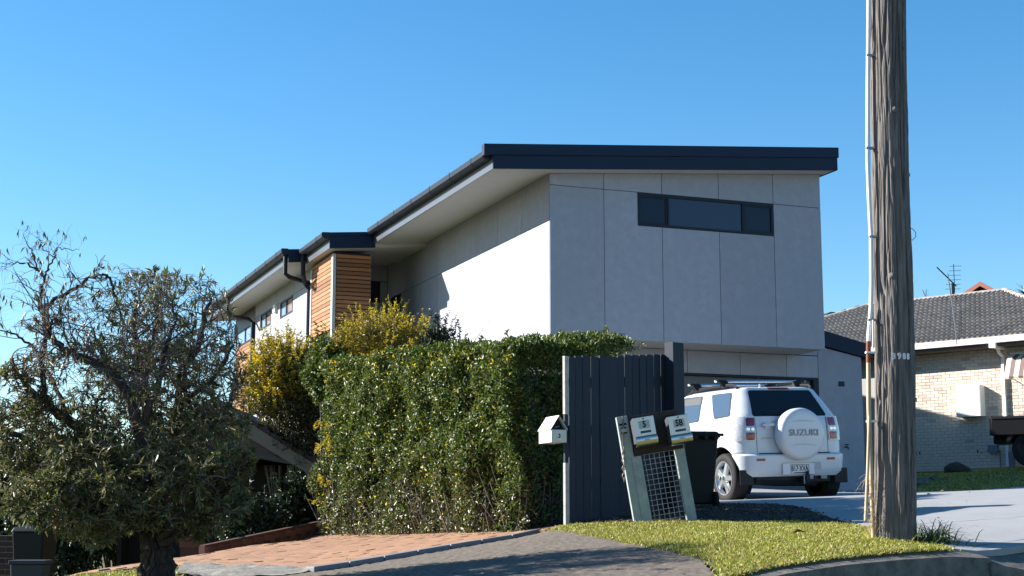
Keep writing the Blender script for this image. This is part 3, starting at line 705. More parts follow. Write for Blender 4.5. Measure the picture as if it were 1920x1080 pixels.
MB().box(-9.8, 4.3, EY - .08, EY + .02, 4.83, 4.99).build("roof_gutter", M_WHITEGUT, NH, bevel=.01)
MB().box(-9.8, 4.3, EY + .02, -.012, 4.755, 4.80).build("eave_lining", M_EAVE, NH)
MB().box(-9.8, 4.3, EY + .03, EY + .05, 4.74, 4.83).build("fascia", M_EAVE, NH)
m_ = MB(); m_.tube([(1.38, EY + .1, 4.8), (1.38, -.3, 4.62), (1.38, -.07, 4.5), (1.38, -.07, 1.6)], .05, 4); m_.build("downpipe", M_WHITEGUT, NH)
MB().box(1.28, 1.46, EY - .1, -.02, 4.70, 4.83).build("beam_end", M_WHITEGUT, NH)
# meter box
mb = MB(); mb.box(.09, .80, -.30, -.013, 2.95, 3.78); mbo = mb.build("meter_box", M_WHITEP, NH, bevel=.01)
MB().box(.12, .77, -.306, -.3002, 2.98, 3.75).build("meter_door", M_WHITEP, mbo)
w_ = window(-1.75, -1.33, 3.72, 4.36, [], [glassmat("olive_blind", (.14, .15, .07), .3)], 'y', -.03, NH, .03)
MB().box(-1.44, -1.37, -.12, -.012, 3.56, 3.66).build("wall_lamp", mat("orange_lens", (.45, .16, .05), .4), NH)
m_ = MB()
for x0 in (-1.3, .50):
    for k in range(4): m_.box(x0 + k * .10, x0 + k * .10 + .035, -.0135, -.002, 1.98, 2.075)
m_.build("weep_vent", M_INK, NH)
MB().box(.86, 1.12, -.12, -.012, 1.98, 2.18).build("service_box", mat("grey_box", (.20, .22, .25), .5), NH)
m_ = MB(); m_.tube([(1.16, -.05, 2.05), (1.16, -.05, 1.5)], .02); m_.box(1.35, 1.55, -.10, -.012, 1.5, 1.98); m_.build("service_pipe", mat("grey_box", (.20, .22, .25), .5), NH)
MB().box(.35, 5.5, -.5, -.013, 1.3, 1.565).build("concrete_edge", M_CONC, NH)
# striped window awning
aw = thing("window_awning", "striped cream and brown canvas awning on the brick house wall", "awning", (12.1115, 41.0, 0), (0, 0, rad(-43)))
pr = [(-.02, 4.56), (-.30, 4.40), (-.52, 3.92), (-.50, 3.86), (-.28, 4.36), (-.02, 4.52)]
for k in range(7):
    MB().prism(pr, 'x', 1.60 + k * .13, 1.60 + k * .13 + .129).build("awning_stripe", mat("awning_cream", (.70, .62, .50), .8) if k % 2 == 0 else mat("awning_brown", (.19, .13, .115), .8), aw)
m_ = MB(); m_.tube([(1.61, -.03, 3.9), (1.61, -.50, 3.88)], .012); m_.build("awning_arm", M_WHITEGUT, aw)
m_ = MB(); m_.tube([(1.58, -.03, 4.58), (2.5, -.03, 4.58)], .04); m_.build("awning_roller", M_WHITEGUT, aw)
# aerials
def aerial(label, base, h, yaw, scale=1.0, tilt=0.5):
    t = thing("tv_aerial", label, "aerial", base, (0, 0, yaw)); m = MB(); m.tube([(0, -.0, 0), (-.02, .0, h * .3), (-.15 * scale, 0, h)], .017 * scale, 6); m.tube([(0, 0, 0), (.14, .0, .0), (.14, .03, .2)], .012, 5); m.build("mast", M_STEEL, t)
    m = MB(); bo = Vector((-.15 * scale, 0, h - .12)); d0 = Vector((-.5, -.35, .45)).normalized(); m.tube([bo - d0 * .35 * scale, bo + d0 * .45 * scale], .018 * scale, 5); m.build("boom", M_DARKTRIM, t)
    for k in range(6):
        q = bo + Vector((.12 + .02 * k, .05, -.30 + .125 * k)) * scale; m = MB(); m.tube([q - Vector((.20 - .01 * k, 0, 0)) * scale, q + Vector((.20 - .01 * k, 0, 0)) * scale], .007 * scale, 4); m.build("element", M_DARKTRIM, t)
    m = MB(); m.tube([bo + Vector((.17, .05, -.4)) * scale, bo + Vector((.17, .05, .38)) * scale], .012 * scale, 4); m.build("element_bar", M_DARKTRIM, t)
    m = MB(); m.tube([bo + Vector((.12, 0, -.15)) * scale, bo + Vector((.12, 0, -.45)) * scale], .035 * scale, 6); m.tube([bo + Vector((.14, 0, -.4)) * scale, (.16, 0, h * .5), (.14, 0, .05)], .008, 4); m.build("cable", M_DARKTRIM, t)
b_ = wmat(NH) @ Vector((.36, -.62, 4.86)); aerial("tall television aerial clamped to the white gutter of the brick house", b_, 1.95, rad(-10))
b_ = at(1738, 567, 58.0); aerial("tiny aerial just showing above the grey tiled ridge", b_, .42, rad(20), .6)
# red roofed gable beyond
p = at(1840, 575, 70.0); RH = thing("red_roof_house", "salmon gabled house with terracotta roof beyond the grey tiled ridge", "house", (p.x, p.y, p.z - 4.6), (0, 0, rad(-25)))
c = 4.6
m_ = MB(); m_.box(-1.55, 3.4, .25, 5.8, -6, c - .1); m_.prism([(-1.55, c - .1), (1.55, c - .1), (0, c + .85)], 'y', .26, 5.8); m_.build("wall", M_PINK, RH)
for s in (-1, 1):
    m_ = MB(); m_.prism([(0, c + 1.0), (s * 1.95, c - .18), (s * 1.95, c - .02), (0, c + 1.18)], 'y', -.1, 6); m_.build("roof_slope", M_REDROOF, RH)
    m_ = MB(); m_.prism([(0, c + .96), (s * 1.95, c - .22), (s * 1.95, c + .0), (0, c + 1.16)], 'y', -.16, -.1); m_.build("bargeboard", M_PINK, RH)
MB().prism([(-.45, c + .02), (.45, c + .02), (0, c + .30)], 'y', .22, .262).build("gable_vent", M_INK, RH)
m_ = MB(); m_.prism([(1.0, c + .45), (5.5, c + .1), (5.5, c + .32), (1.0, c + .68)], 'y', 1.0, 5.0); m_.build("rear_roof", M_REDROOF, RH)
m_ = MB(); m_.tube([(1.9, .9, c + .2), (1.9, .9, c + .95)], .10, 6); m_.build("flue", M_WHITEP, RH)
# green shed roof showing left of the pole
p = at(1570, 612, 62.0); GS = thing("green_shed", "dark green metal shed showing above the grey tiles beside the tall house", "shed", (p.x, p.y, p.z - 3), (0, 0, rad(15)))
MB().box(-.62, 1.4, 0, 3, -4, 3.28).build("wall", M_TEAL, GS); MB().prism([(-.78, 3.28), (1.5, 3.28), (1.5, 3.40), (-.30, 3.58), (-.40, 3.56)], 'y', -.15, 3.1).build("roof", mat("shed_roof", (.02, .035, .04), .5), GS)
MB().box(-.1, .05, -.03, 0, 2.2, 3.27).build("corner_trim", M_FRAME, GS)
# cordyline at the right edge
p = at(1945, 575, 52.0); CP = thing("cordyline_palm", "spiky dark cordyline crown at the right edge above the roof", "palm", (p.x, p.y, p.z - 5)); m_ = MB(); m_.tube([(0, 0, -2), (0, 0, 5.2)], [.16, .11], 8); m_.build("trunk", M_BARK, CP)
def blades(P, D, Lg, Wd, droop, seg=3, rng=RNG):
    "ribbons: root points P, unit directions D, lengths, widths, droop -> V, F (tri/quads as tris)"
    n = len(P); side = np.cross(D, np.array([0, 0, 1.0]) + .3 * rng.normal(size=(n, 3))); side /= np.linalg.norm(side, axis=1, keepdims=True) + 1e-9
    V = []; 
    for k in range(seg):
        t = k / seg; w = Wd * (1 - t ** 1.5 * .75) * .5
        c = P + D * (Lg * t)[:, None]; c[:, 2] -= droop * Lg * t * t
        V += [c - side * w[:, None], c + side * w[:, None]]
    tip = P + D * Lg[:, None]; tip[:, 2] -= droop * Lg; V.append(tip)
    V = np.stack(V, 1); m = 2 * seg + 1; base = (np.arange(n) * m)[:, None]; F = []
    for k in range(seg - 1): F += [[2 * k, 2 * k + 1, 2 * k + 3], [2 * k, 2 * k + 3, 2 * k + 2]]
    F.append([2 * seg - 2, 2 * seg - 1, 2 * seg]); F = np.array(F)
    return V.reshape(-1, 3), (base[:, :, None] + F[None]).reshape(-1, 3)
n = 230; th = RNG.uniform(0, 2 * np.pi, n); ph = RNG.uniform(-.5, 1.45, n); D = np.stack([np.cos(th) * np.cos(ph), np.sin(th) * np.cos(ph), np.sin(ph)], 1)
P = np.tile(np.array([p.x, p.y, p.z + .15]), (n, 1)) + D * .1
V, F = blades(P, D, RNG.uniform(.8, 1.15, n), np.full(n, .055), .15); tag(np_mesh("fronds", V, F, L_PALM, CP), kind="stuff")

# dark utility vehicle parked by the brick house, only its tray end in frame
UT = thing("utility_vehicle", "black flat tray ute by the cream brick wall at the right edge", "ute", (0, 0, 0), (0, 0, rad(-28)))
pw = at(1934, 843, 37.3); UT.location = (pw.x, pw.y, pw.z - .44)
M_UTE = mat("ute_black", (.010, .010, .011), .45)
m_ = MB(); m_.box(-.88, 1.6, -.3, 1.5, .80, .92); m_.prism([(-.90, .80), (1.6, .80), (1.6, 1.24), (-.86, 1.24)], 'y', -.34, -.30); m_.prism([(-.90, .80), (1.6, .80), (1.6, 1.24), (-.86, 1.24)], 'y', 1.5, 1.54); m_.box(-.92, -.88, -.34, 1.54, .80, 1.22); m_.build("tray", M_UTE, UT, bevel=.01)
MB().box(-.86, 1.6, -.36, -.30, 1.20, 1.26).build("tray_rail", M_DARKTRIM, UT); MB().box(-.95, -.2, .3, 1.0, .62, .8).build("chassis", M_UTE, UT)
m_ = MB(); m_.prism([(-.56, .62), (-.48, .80), (-.3, .96), (.3, .96), (.54, .62), (.48, .60), (.26, .90), (-.26, .90), (-.50, .60)], 'y', -.30, .0); m_.build("mudguard", M_UTE, UT)
for q in (0, 2.9):
    m_ = MB(); m_.lathe([(.26, .0), (.40, -.01), (.43, .04), (.43, .20), (.40, .24), (.26, .23)], 32, 'y', (q, -.24, .44), True); w_ = m_.build("wheel", M_TYRE, UT, smooth=40)
    m_ = MB(); m_.lathe([(.0, .05), (.2, .04), (.265, .02), (.265, .2), (0, .2)], 24, 'y', (q, -.24, .44)); m_.build("rim", M_UTE, w_, smooth=40)
m_ = MB(); m_.prism([(1.65, .5), (3.9, .5), (4.0, 1.1), (3.2, 1.2), (2.7, 1.75), (1.75, 1.75), (1.65, 1.2)], 'y', -.3, 1.5); m_.build("cab", M_UTE, UT, bevel=.05)
# ------------------------------------------------------------------ white off-road car: local x right, y forward, z up
CAR = thing("parked_car", "white three door off-roader with spare wheel cover and roof bars on the concrete driveway", "car", (3.9894, 21.4592, 0))
CAR.rotation_euler = (Matrix.Rotation(YAW, 4, 'Z') @ Matrix.Rotation(math.atan(-.035), 4, 'Y') @ Matrix.Rotation(math.atan(.02), 4, 'X')).to_euler()
CAR.location.z = .365
SLC = [(.36, .80, -.03, 3.62, .20, .3), (.42, .865, -.066, 3.74, .24, .35), (.60, .888, -.078, 3.80, .25, .4), (.655, .89, -.074, 3.80, .25, .4), (.672, .888, -.05, 3.80, .25, .4), (.682, .886, -.004, 3.80, .25, .4),
       (.80, .896, .0, 3.80, .26, .42), (.95, .888, .002, 3.76, .26, .42), (1.02, .880, .006, 3.62, .26, .42), (1.06, .874, .01, 2.95, .25, .25), (1.20, .850, .03, 2.75, .25, .22), (1.40, .762, .165, 2.45, .22, .2),
       (1.56, .682, .285, 2.18, .19, .2), (1.60, .655, .31, 2.05, .17, .2), (1.625, .61, .33, 1.9, .15, .2), (1.642, .52, .42, 1.7, .14, .2), (1.65, .35, .6, 1.3, .12, .2)]
SLA = np.array(SLC)
def slc(z): return [float(np.interp(z, SLA[:, 0], SLA[:, k])) for k in range(1, 6)]
def ring(z, p):
    hw, yr, yf, rr, rf = p; pts = []
    n1, n2, n3, n4, n5 = 6, 8, 22, 6, 6
    for i in range(n1): pts.append((-(hw - rr) + 2 * (hw - rr) * i / n1, yr))
    for i in range(n2): q = math.pi / 2 * i / n2; pts.append((hw - rr + rr * math.sin(q), yr + rr - rr * math.cos(q)))
    for i in range(n3): pts.append((hw, yr + rr + (yf - rf - yr - rr) * i / n3))
    for i in range(n4): q = math.pi / 2 * i / n4; pts.append((hw - rf + rf * math.cos(q), yf - rf + rf * math.sin(q)))
    for i in range(n5): pts.append(((hw - rf) * (1 - 2 * i / n5), yf))
    for i in range(n4): q = math.pi / 2 * i / n4; pts.append((-(hw - rf) - rf * math.sin(q), yf - rf + rf * math.cos(q)))
    for i in range(n3): pts.append((-hw, yf - rf - (yf - rf - yr - rr) * i / n3))
    for i in range(n2): q = math.pi / 2 * i / n2; pts.append((-(hw - rr) - rr * math.cos(q), yr + rr - rr * math.sin(q)))
    return [(x, y, z) for x, y in pts]
zs = []
for a, b in zip(SLC[:-1], SLC[1:]):
    k = max(1, int((b[0] - a[0]) / .05))
    for i in range(k): zs.append(a[0] + (b[0] - a[0]) * i / k)
zs.append(SLC[-1][0]); body = MB(); vs = []; fs = []
for z in zs: vs += ring(z, slc(z))
N_ = len(ring(.5, slc(.5)))
for i in range(len(zs) - 1):
    for k in range(N_): k2 = (k + 1) % N_; fs.append((i * N_ + k, i * N_ + k2, (i + 1) * N_ + k2, (i + 1) * N_ + k))
fs.append(list(range(N_ - 1, -1, -1))); fs.append([(len(zs) - 1) * N_ + k for k in range(N_)])
body.add(vs, fs); bo = body.build("body", [M_CAR, M_DARKTRIM], CAR, smooth=32)
WH = [(s, y) for s in (-1, 1) for y in (.47, 2.95)]
cut = MB()
for s, y in WH: cut.lathe([(.425, 0), (.425, .5)], 40, 'x', (.55 if s > 0 else -1.05, y, .372))
co = cut.build("cutter", M_DARKTRIM)
for m_name, op in (("cut", 'DIFFERENCE'),):
    md = bo.modifiers.new(m_name, 'BOOLEAN'); md.object = co; md.operation = op; md.solver = 'EXACT'
co.parent = CAR; bpy.context.view_layer.update()
me2 = bpy.data.meshes.new_from_object(bo.evaluated_get(bpy.context.evaluated_depsgraph_get())); bo.modifiers.clear(); bo.data = me2
me2.materials.clear(); me2.materials.append(M_CAR); me2.materials.append(M_DARKTRIM); bpy.data.objects.remove(co)
for p in me2.polygons:
    p.material_index = 0; c = p.center
    for s, y in WH:
        if c.x * s > .5 and math.hypot(c.y - y, c.z - .372) < .427 and (abs(c.x) < .56 or abs(p.normal.x) < .35): p.material_index = 1
    if c.z < .365: p.material_index = 1
def peri(s, z, off=0.0):
    "point on the shell: s = distance from the rear centre line round the corner, signed (+ right, - left)"
    hw, yr, yf, rr, rf = slc(z); a = abs(s); sg = 1 if s >= 0 else -1; L1 = hw - rr; L2 = rr * math.pi / 2
    if a < L1: x, y, nx_, ny_ = a, yr, 0, -1
    elif a < L1 + L2: q = (a - L1) / rr; x, y, nx_, ny_ = L1 + rr * math.sin(q), yr + rr - rr * math.cos(q), math.sin(q), -math.cos(q)
    else: x, y, nx_, ny_ = hw, yr + rr + a - L1 - L2, 1, 0
    return Vector((sg * (x + nx_ * off), y + ny_ * off, z + off * .2))
def sidep(y, z, off, sg):
    hw, yr, yf, rr, rf = slc(z)
    x = hw
    if y < yr + rr: x = hw - rr + math.sqrt(max(rr * rr - (yr + rr - y) ** 2, 0))
    return Vector((sg * (x + off), y, z + off * .25))
def rounded(poly, r=.03, k=4):
    out = []; n = len(poly)
    for i in range(n):
        p0, p1, p2 = Vector(poly[i - 1]), Vector(poly[i]), Vector(poly[(i + 1) % n]); a = (p0 - p1).normalized() * r; b = (p2 - p1).normalized() * r
        for j in range(k + 1): t = j / k; out.append(tuple((p1 + a) * (1 - t) ** 2 + p1 * 2 * t * (1 - t) + (p1 + b) * t * t))
    return out
def patch(name, poly, fn, mt, parent, r=.03, grow=0, depth=.0, rings=5):
    o = rounded(poly, r) if r else poly; c = Vector((sum(p[0] for p in o) / len(o), sum(p[1] for p in o) / len(o)))
    o = [tuple(c + (Vector(p) - c) * (1 + grow / max((Vector(p) - c).length, .01))) for p in o]
    # subdivide the outline so that it follows the curved shell
    q = []
    for i in range(len(o)):
        a, b = Vector(o[i]), Vector(o[(i + 1) % len(o)]); m = max(1, int((b - a).length / .05))
        q += [tuple(a.lerp(b, j / m)) for j in range(m)]
    n = len(q); vs = [fn(c.x, c.y, depth)]; fs = []
    for k in range(1, rings + 1):
        for p in q: w = c + (Vector(p) - c) * (k / rings); vs.append(fn(w.x, w.y, depth))
    for p in q: vs.append(fn(p[0], p[1], -.004))
    for i in range(n):
        fs.append((0, 1 + i, 1 + (i + 1) % n))
        for k in range(rings): a = 1 + k * n; fs.append((a + i, a + n + i, a + n + (i + 1) % n, a + (i + 1) % n))
    m = MB(); m.add(vs, fs); return m.build(name, mt, parent, smooth=50)
rear = lambda s, z, off: peri(s, z, off)
for sg in (-1, 1):
    sf = lambda y, z, off, sg=sg: sidep(y, z, off, sg)
    for poly in ([(.27, 1.225), (.46, 1.552), (1.04, 1.565), (.70, 1.215)], [(1.17, 1.185), (1.33, 1.562), (1.92, 1.55), (2.25, 1.35), (2.42, 1.16)]):
        w_ = patch("side_window", poly, sf, M_DARKTRIM, CAR, .05, .02, .003); patch("pane", poly, sf, M_CARGLASS2, w_, .05, 0, .006)
        if poly[0][0] > 1: patch("tint_band", [(1.29, 1.44), (1.34, 1.552), (1.91, 1.54), (2.10, 1.44)], sf, mat("tint", (.09, .085, .07), .3), w_, .02, 0, .0075)
    # door outline
    for y0, y1, z0, z1 in ((.94, .946, .5, 1.15), (2.5, 2.506, .5, 1.05)):
        m = MB(); m.add([sidep(y, z, .002, sg) for z in np.linspace(z0, z1, 10) for y in (y0, y1)], [(2 * i, 2 * i + 1, 2 * i + 3, 2 * i + 2) for i in range(9)]); m.build("door_gap", M_DARKTRIM, CAR)
    lampo = patch("tail_lamp", [(sg * .60, .855), (sg * .585, 1.195), (sg * 1.03, 1.205), (sg * 1.06, 1.06), (sg * .96, .92), (sg * .88, .855)], rear, M_CLEAR, CAR, .03, 0, .018)
    patch("lens", [(sg * .605, 1.065), (sg * .592, 1.18), (sg * .715, 1.18), (sg * .725, 1.065)], rear, mat("red_lens_dark", (.16, .006, .03), .15, coat=.5), lampo, .02, 0, .023)
    patch("lens", [(sg * .615, .87), (sg * .608, .975), (sg * .735, .975), (sg * .735, .87)], rear, M_RED, lampo, .02, 0, .023)
    for s0, zz in ((.64, 1.02), (.70, 1.02)):
        m = MB(); p = peri(sg * s0, zz, .018); m.lathe([(.0, -.008), (.025, -.006), (.028, .0)], 12, 'y', tuple(p)); m.build("reflector_bowl", M_CHROME, lampo, smooth=40)
    patch("reflector", [(sg * .50, .578), (sg * .50, .612), (sg * .635, .612), (sg * .635, .578)], rear, M_RED, CAR, .01, 0, .006)
    m = MB(); m.box(min(sg * .66, sg * .875), max(sg * .66, sg * .875), -.015, .0, .25, .46); m.build("mud_flap", M_BLACK, CAR, bevel=.006)
    # roof rail
    m = MB(); m.tube([sidep(y, 1.60, 0, sg) + Vector((-sg * .03, 0, z)) for y, z in ((.42, .03), (.5, .075), (.8, .09), (1.3, .085), (1.75, .06), (1.9, .0))], .02, 6); m.build("roof_rail", M_DARKTRIM, CAR, smooth=50)
    # seams of the tailgate
    m = MB(); m.add([peri(sg * s, z, .0025) for z in np.linspace(.69, 1.19, 9) for s in (.575, .582)], [(2 * i, 2 * i + 1, 2 * i + 3, 2 * i + 2) for i in range(8)]); m.build("tailgate_gap", M_DARKTRIM, CAR)
    m = MB(); m.add([sidep(y, z, .002, sg) for y in np.linspace(.03, .16, 5) for z in (.695, .701)], [(2 * i, 2 * i + 1, 2 * i + 3, 2 * i + 2) for i in range(4)]); m.build("bumper_gap", M_DARKTRIM, CAR)
rw = patch("rear_window", [(-.595, 1.21), (-.50, 1.585), (.50, 1.585), (.595, 1.21)], rear, M_DARKTRIM, CAR, .04, .012, .003); patch("pane", [(-.595, 1.21), (-.50, 1.585), (.50, 1.585), (.595, 1.21)], rear, M_CARGLASS, rw, .04, -.004, .006)
m = MB(); m.tube([peri(-.40, 1.235, .02), peri(-.25, 1.232, .026), peri(-.05, 1.25, .022)], .008, 5); m.build("wiper", M_BLACK, CAR)
patch("stop_lamp", [(-.17, 1.600), (-.17, 1.630), (.17, 1.630), (.17, 1.600)], rear, mat("dark_red", (.10, .008, .012), .3), CAR, 0, 0, .012)
m = MB(); m.add([peri(s, z, .003) for s in np.linspace(-.56, .60, 24) for z in (.676, .690)], [(2 * i, 2 * i + 1, 2 * i + 3, 2 * i + 2) for i in range(23)]); m.build("tailgate_gap", M_INK, CAR)
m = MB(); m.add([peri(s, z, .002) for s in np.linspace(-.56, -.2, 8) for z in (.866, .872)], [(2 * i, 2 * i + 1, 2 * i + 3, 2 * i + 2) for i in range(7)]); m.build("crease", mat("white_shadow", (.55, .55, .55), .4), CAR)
m = MB()
for k in range(7): t = -1 + 2 * k / 6
m.lathe([(.0, -.11), (.018, -.10), (.024, -.05), (.024, .05), (.018, .10), (.0, .11)], 12, 'x', (-.39, -.035, 1.083)); m.box(-.44, -.34, -.012, .0, 1.03, 1.12); m.build("tailgate_handle", M_CAR, CAR, smooth=40)
m = MB(); m.box(-.50, -.335, -.006, .0, .892, .905); m.build("badge", mat("badge_grey", (.35, .36, .38), .35), CAR)
m = MB(); m.box(.46, .52, -.006, .002, .905, .935); m.build("badge", mat("badge_grey", (.35, .36, .38), .35), CAR)
# spare wheel cover with raised lettering
SX, SZ = .045, .945
m = MB(); m.lathe([(0, .0), (.32, .0), (.355, -.02), (.366, -.06), (.366, -.15), (.352, -.185), (.325, -.203), (.30, -.209), (.26, -.211), (0, -.218)], 64, 'y', (SX, -.02, SZ)); sp = m.build("spare_wheel_cover", M_CAR, CAR, smooth=35)
m = MB()
for sgz, w in ((1, .20), (-1, .20)):
    pts = []
    for k in range(13): t = -1 + 2 * k / 12; pts.append((SX + w * t, -.2365, SZ + sgz * (.165 + .018 * (1 - t * t) * sgz)))
    m.tube(pts, [.001 + .007 * (1 - abs(-1 + 2 * k / 12)) for k in range(13)], 5)
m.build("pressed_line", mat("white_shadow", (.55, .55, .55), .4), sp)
def text_mesh(s, size, depth, name, mt, parent, loc, rot, align='CENTER', sx=1.0, shear=0, bold=0):
    c = bpy.data.curves.new("t", 'FONT'); c.body = s; c.size = size; c.extrude = depth; c.align_x = align; c.align_y = 'CENTER'; c.shear = shear; c.offset = bold; c.resolution_u = 3
    o = bpy.data.objects.new("t", c); COL.objects.link(o); bpy.context.view_layer.update()
    me = bpy.data.meshes.new_from_object(o.evaluated_get(bpy.context.evaluated_depsgraph_get())); bpy.data.objects.remove(o); me.materials.clear(); me.materials.append(mt)
    o = link(name, me, parent, loc, rot); o.scale = (sx, 1, 1); return o
text_mesh("SUZUKI", .125, .006, "lettering", mat("raised_letter", (.27, .28, .30), .4), sp, (SX, -.243, SZ + .012), (math.pi / 2, 0, 0), sx=1.12, bold=.001)
# number plate, tow hitch, under-tray
m = MB(); m.box(-.235, .275, -.105, -.085, .382, .538); npl = m.build("number_plate", M_PLATE, CAR, bevel=.004)
m = MB(); x0, x1, z0, z1 = -.115, .185, .396, .520
for q in ((x0, x1, z1 - .006, z1), (x0, x1, z0, z0 + .006), (x0, x0 + .006, z0 + .006, z1 - .006), (x1 - .006, x1, z0 + .006, z1 - .006)): m.box(q[0], q[1], -.1065, -.105, q[2], q[3])
m.build("plate_border", M_INK, npl)
text_mesh("817\u00b7XVA", .112, .001, "plate_lettering", M_INK, npl, (.035, -.1068, .462), (math.pi / 2, 0, 0), sx=.66, bold=.0015)
m = MB(); m.box(-.06, .13, -.1065, -.105, .402, .410); m.build("plate_line", M_INK, npl)
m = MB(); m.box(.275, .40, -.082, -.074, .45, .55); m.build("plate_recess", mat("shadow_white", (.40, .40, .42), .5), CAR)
m = MB(); m.box(-.60, .60, .02, 3.4, .28, .40); m.box(-.70, .70, .2, 1.0, .25, .52); m.tube([(-.6, .06, .30), (-.3, .04, .27), (.2, .04, .26), (.4, .1, .25)], .045, 8); m.build("under_tray", M_BLACK, CAR)
m = MB(); m.box(.09, .17, -.13, .1, .28, .34); m.box(.10, .16, -.16, -.13, .27, .38); m.lathe([(0, .03), (.024, .02), (.024, -.02), (0, -.03)], 10, 'z', (.13, -.145, .40)); m.build("tow_hitch", M_DARKTRIM, CAR)
m = MB(); m.box(.06, .072, -.165, -.15, .25, .37); m.box(.185, .24, -.12, -.1, .315, .37); m.box(.43, .52, -.03, -.01, .315, .37); m.build("tow_socket", mat("socket_grey", (.30, .31, .33), .5), CAR)
# wheels
for s, y in WH:
    x0 = .862
    m = MB(); m.lathe([(.235, 0), (.262, .012), (.31, .012), (.338, -.006), (.350, -.03), (.352, -.11), (.350, -.19), (.338, -.216), (.25, -.22)], 44, 'x', (0, 0, 0), True)
    if s < 0: m.v = [Vector((-v.x, v.y, v.z)) for v in m.v]
    whl = thing("wheel", None, None, (s * x0, y, .352), parent=CAR); m.build("tyre", M_TYRE, whl, smooth=35)
    m = MB(); m.lathe([(.238, .004), (.226, .004), (.215, -.03), (.205, -.10)], 40, 'x'); m.lathe([(.205, -.09), (0, -.09)], 40, 'x'); 
    r = MB(); r.lathe([(.239, -.005), (.240, .008), (.228, .008), (.214, -.012), (.20, -.05), (.205, -.05), (.22, -.02)], 40, 'x', (0, 0, 0), True)
    for k in range(5):
        r.M = Matrix.Rotation(2 * math.pi * k / 5 + .3, 4, 'X')
        r.hexa([(-.03, -.052, .04), (-.03, .052, .04), (-.045, .040, .222), (-.045, -.040, .222), (.004, -.038, .04), (.004, .038, .04), (-.010, .026, .222), (-.010, -.026, .222)])
    r.M = Matrix.Identity(4); r.lathe([(.075, -.03), (.072, -.002), (.04, .006), (0, .006)], 20, 'x')
    d_ = MB(); d_.lathe([(.212, -.075), (0, -.075)], 32, 'x')
    for q in (m, r, d_):
        if s < 0: q.v = [Vector((-v.x, v.y, v.z)) for v in q.v]
    r.build("rim", M_RIM, whl, smooth=35); d_.build("brake", M_BLACK, whl)
    c_ = MB(); c_.lathe([(.035, .0), (.03, .009), (0, .009)], 14, 'x'); 
    if s < 0: c_.v = [Vector((-v.x, v.y, v.z)) for v in c_.v]
    c_.build("hub_cap", M_DARKTRIM, whl)
# roof bars and aerial
for y in (.80, 1.62):
    zt = 1.752
    m = MB(); m.tube([(-.76, y, zt), (.76, y, zt)], .024, 8); m.v = [Vector((v.x, v.y, zt + (v.z - zt) * .75)) for v in m.v]; br = m.build("roof_bar", M_CHROME, CAR, smooth=40)
    for s in (-1, 1):
        m = MB(); m.hexa([(s * .60 - .05, y - .06, 1.66), (s * .60 + .05, y - .06, 1.66), (s * .60 + .05, y + .06, 1.66), (s * .60 - .05, y + .06, 1.66), (s * .62 - .06, y - .03, 1.76), (s * .62 + .06, y - .03, 1.76), (s * .62 + .06, y + .03, 1.76), (s * .62 - .06, y + .03, 1.76)])
        m.box(s * .66 - .08, s * .66 + .08, y - .028, y + .028, 1.735, 1.772); m.build("bar_foot", M_BLACK, br, bevel=.008)
m = MB(); m.tube([(-.20, .50, 1.63), (-.20, .50, 1.69)], .015, 6); m.tube([(-.20, .50, 1.69), (-.13, .62, 1.80)], .003, 4); m.build("antenna", M_CHROME, CAR)

# ------------------------------------------------------------------ charcoal paling fence
FA, FB = at(1067, 986, 14.0), at(1270, 700, 15.05); fth = math.atan2(FB.y - FA.y, FB.x - FA.x)
FN = thing("paling_fence", "charcoal paling fence panel with pale edge batten beside the clipped hedge", "fence", FA, (0, 0, fth))
fdir = Vector((math.cos(fth), math.sin(fth), 0)); fnor = Vector((-math.sin(fth), math.cos(fth), 0))
def fpt(u, v, off=0.0):
    "local (x, z) on the fence face seen at a photo pixel"
    r = at(u, v, 1.0); k = (FA + fnor * off).dot(fnor) / r.dot(fnor); q = r * k - FA; return q.dot(fdir), q.z
def fx(u): return fpt(u, 820)[0]
edges = [1067, 1079, 1093, 1109, 1125, 1160, 1173, 1187.5, 1201, 1214, 1228, 1241, 1254, 1268]
zt0, zt1 = fpt(1064, 668)[1], fpt(1266, 664)[1]; xe = fx(1268)
for i in range(len(edges) - 1):
    x0, x1 = fx(edges[i]) + .004, fx(edges[i + 1]) - .004; z0 = -.03 + .10 * x0; zt = zt0 + (zt1 - zt0) * x0 / xe + random.uniform(-.006, .006); l = random.uniform(-.003, .003)
    yy = random.uniform(-.003, .003) - (.006 if i == 4 else 0)
    m = MB(); m.hexa([(x0, yy, z0), (x1, yy, z0), (x1, yy + .019, z0), (x0, yy + .019, z0), (x0 + l, yy, zt), (x1 + l, yy, zt), (x1 + l, yy + .019, zt), (x0 + l, yy + .019, zt)]); m.build("paling", M_BLACKPAINT, FN)
for zz in (.35, .85, 1.3):
    m = MB(); m.hexa([(0, .021, zz), (xe, .021, zz + .12), (xe, .066, zz + .12), (0, .066, zz), (0, .021, zz + .07), (xe, .021, zz + .19), (xe, .066, zz + .19), (0, .066, zz + .07)]); m.build("rail", M_BLACKPAINT, FN)
for v0, v1 in ((668, 777), (868, 986)):
    m = MB(); m.box(-.05, -.001, -.008, .024, fpt(1064, v1)[1], fpt(1064, v0)[1]); m.build("edge_batten", M_BATTEN, FN, bevel=.003)
m = MB(); m.box(-.046, -.003, .0, .022, fpt(1064, 868)[1], fpt(1064, 777)[1]); m.build("post", M_BLACKPAINT, FN)
px0, px1 = fpt(1263, 700, -.12)[0], fpt(1283, 700, -.12)[0]; m = MB(); m.box(px0, px1, -.12, -.005, .05, fpt(1273, 643, -.1)[1]); m.build("post", M_BLACKPAINT, FN, bevel=.004)
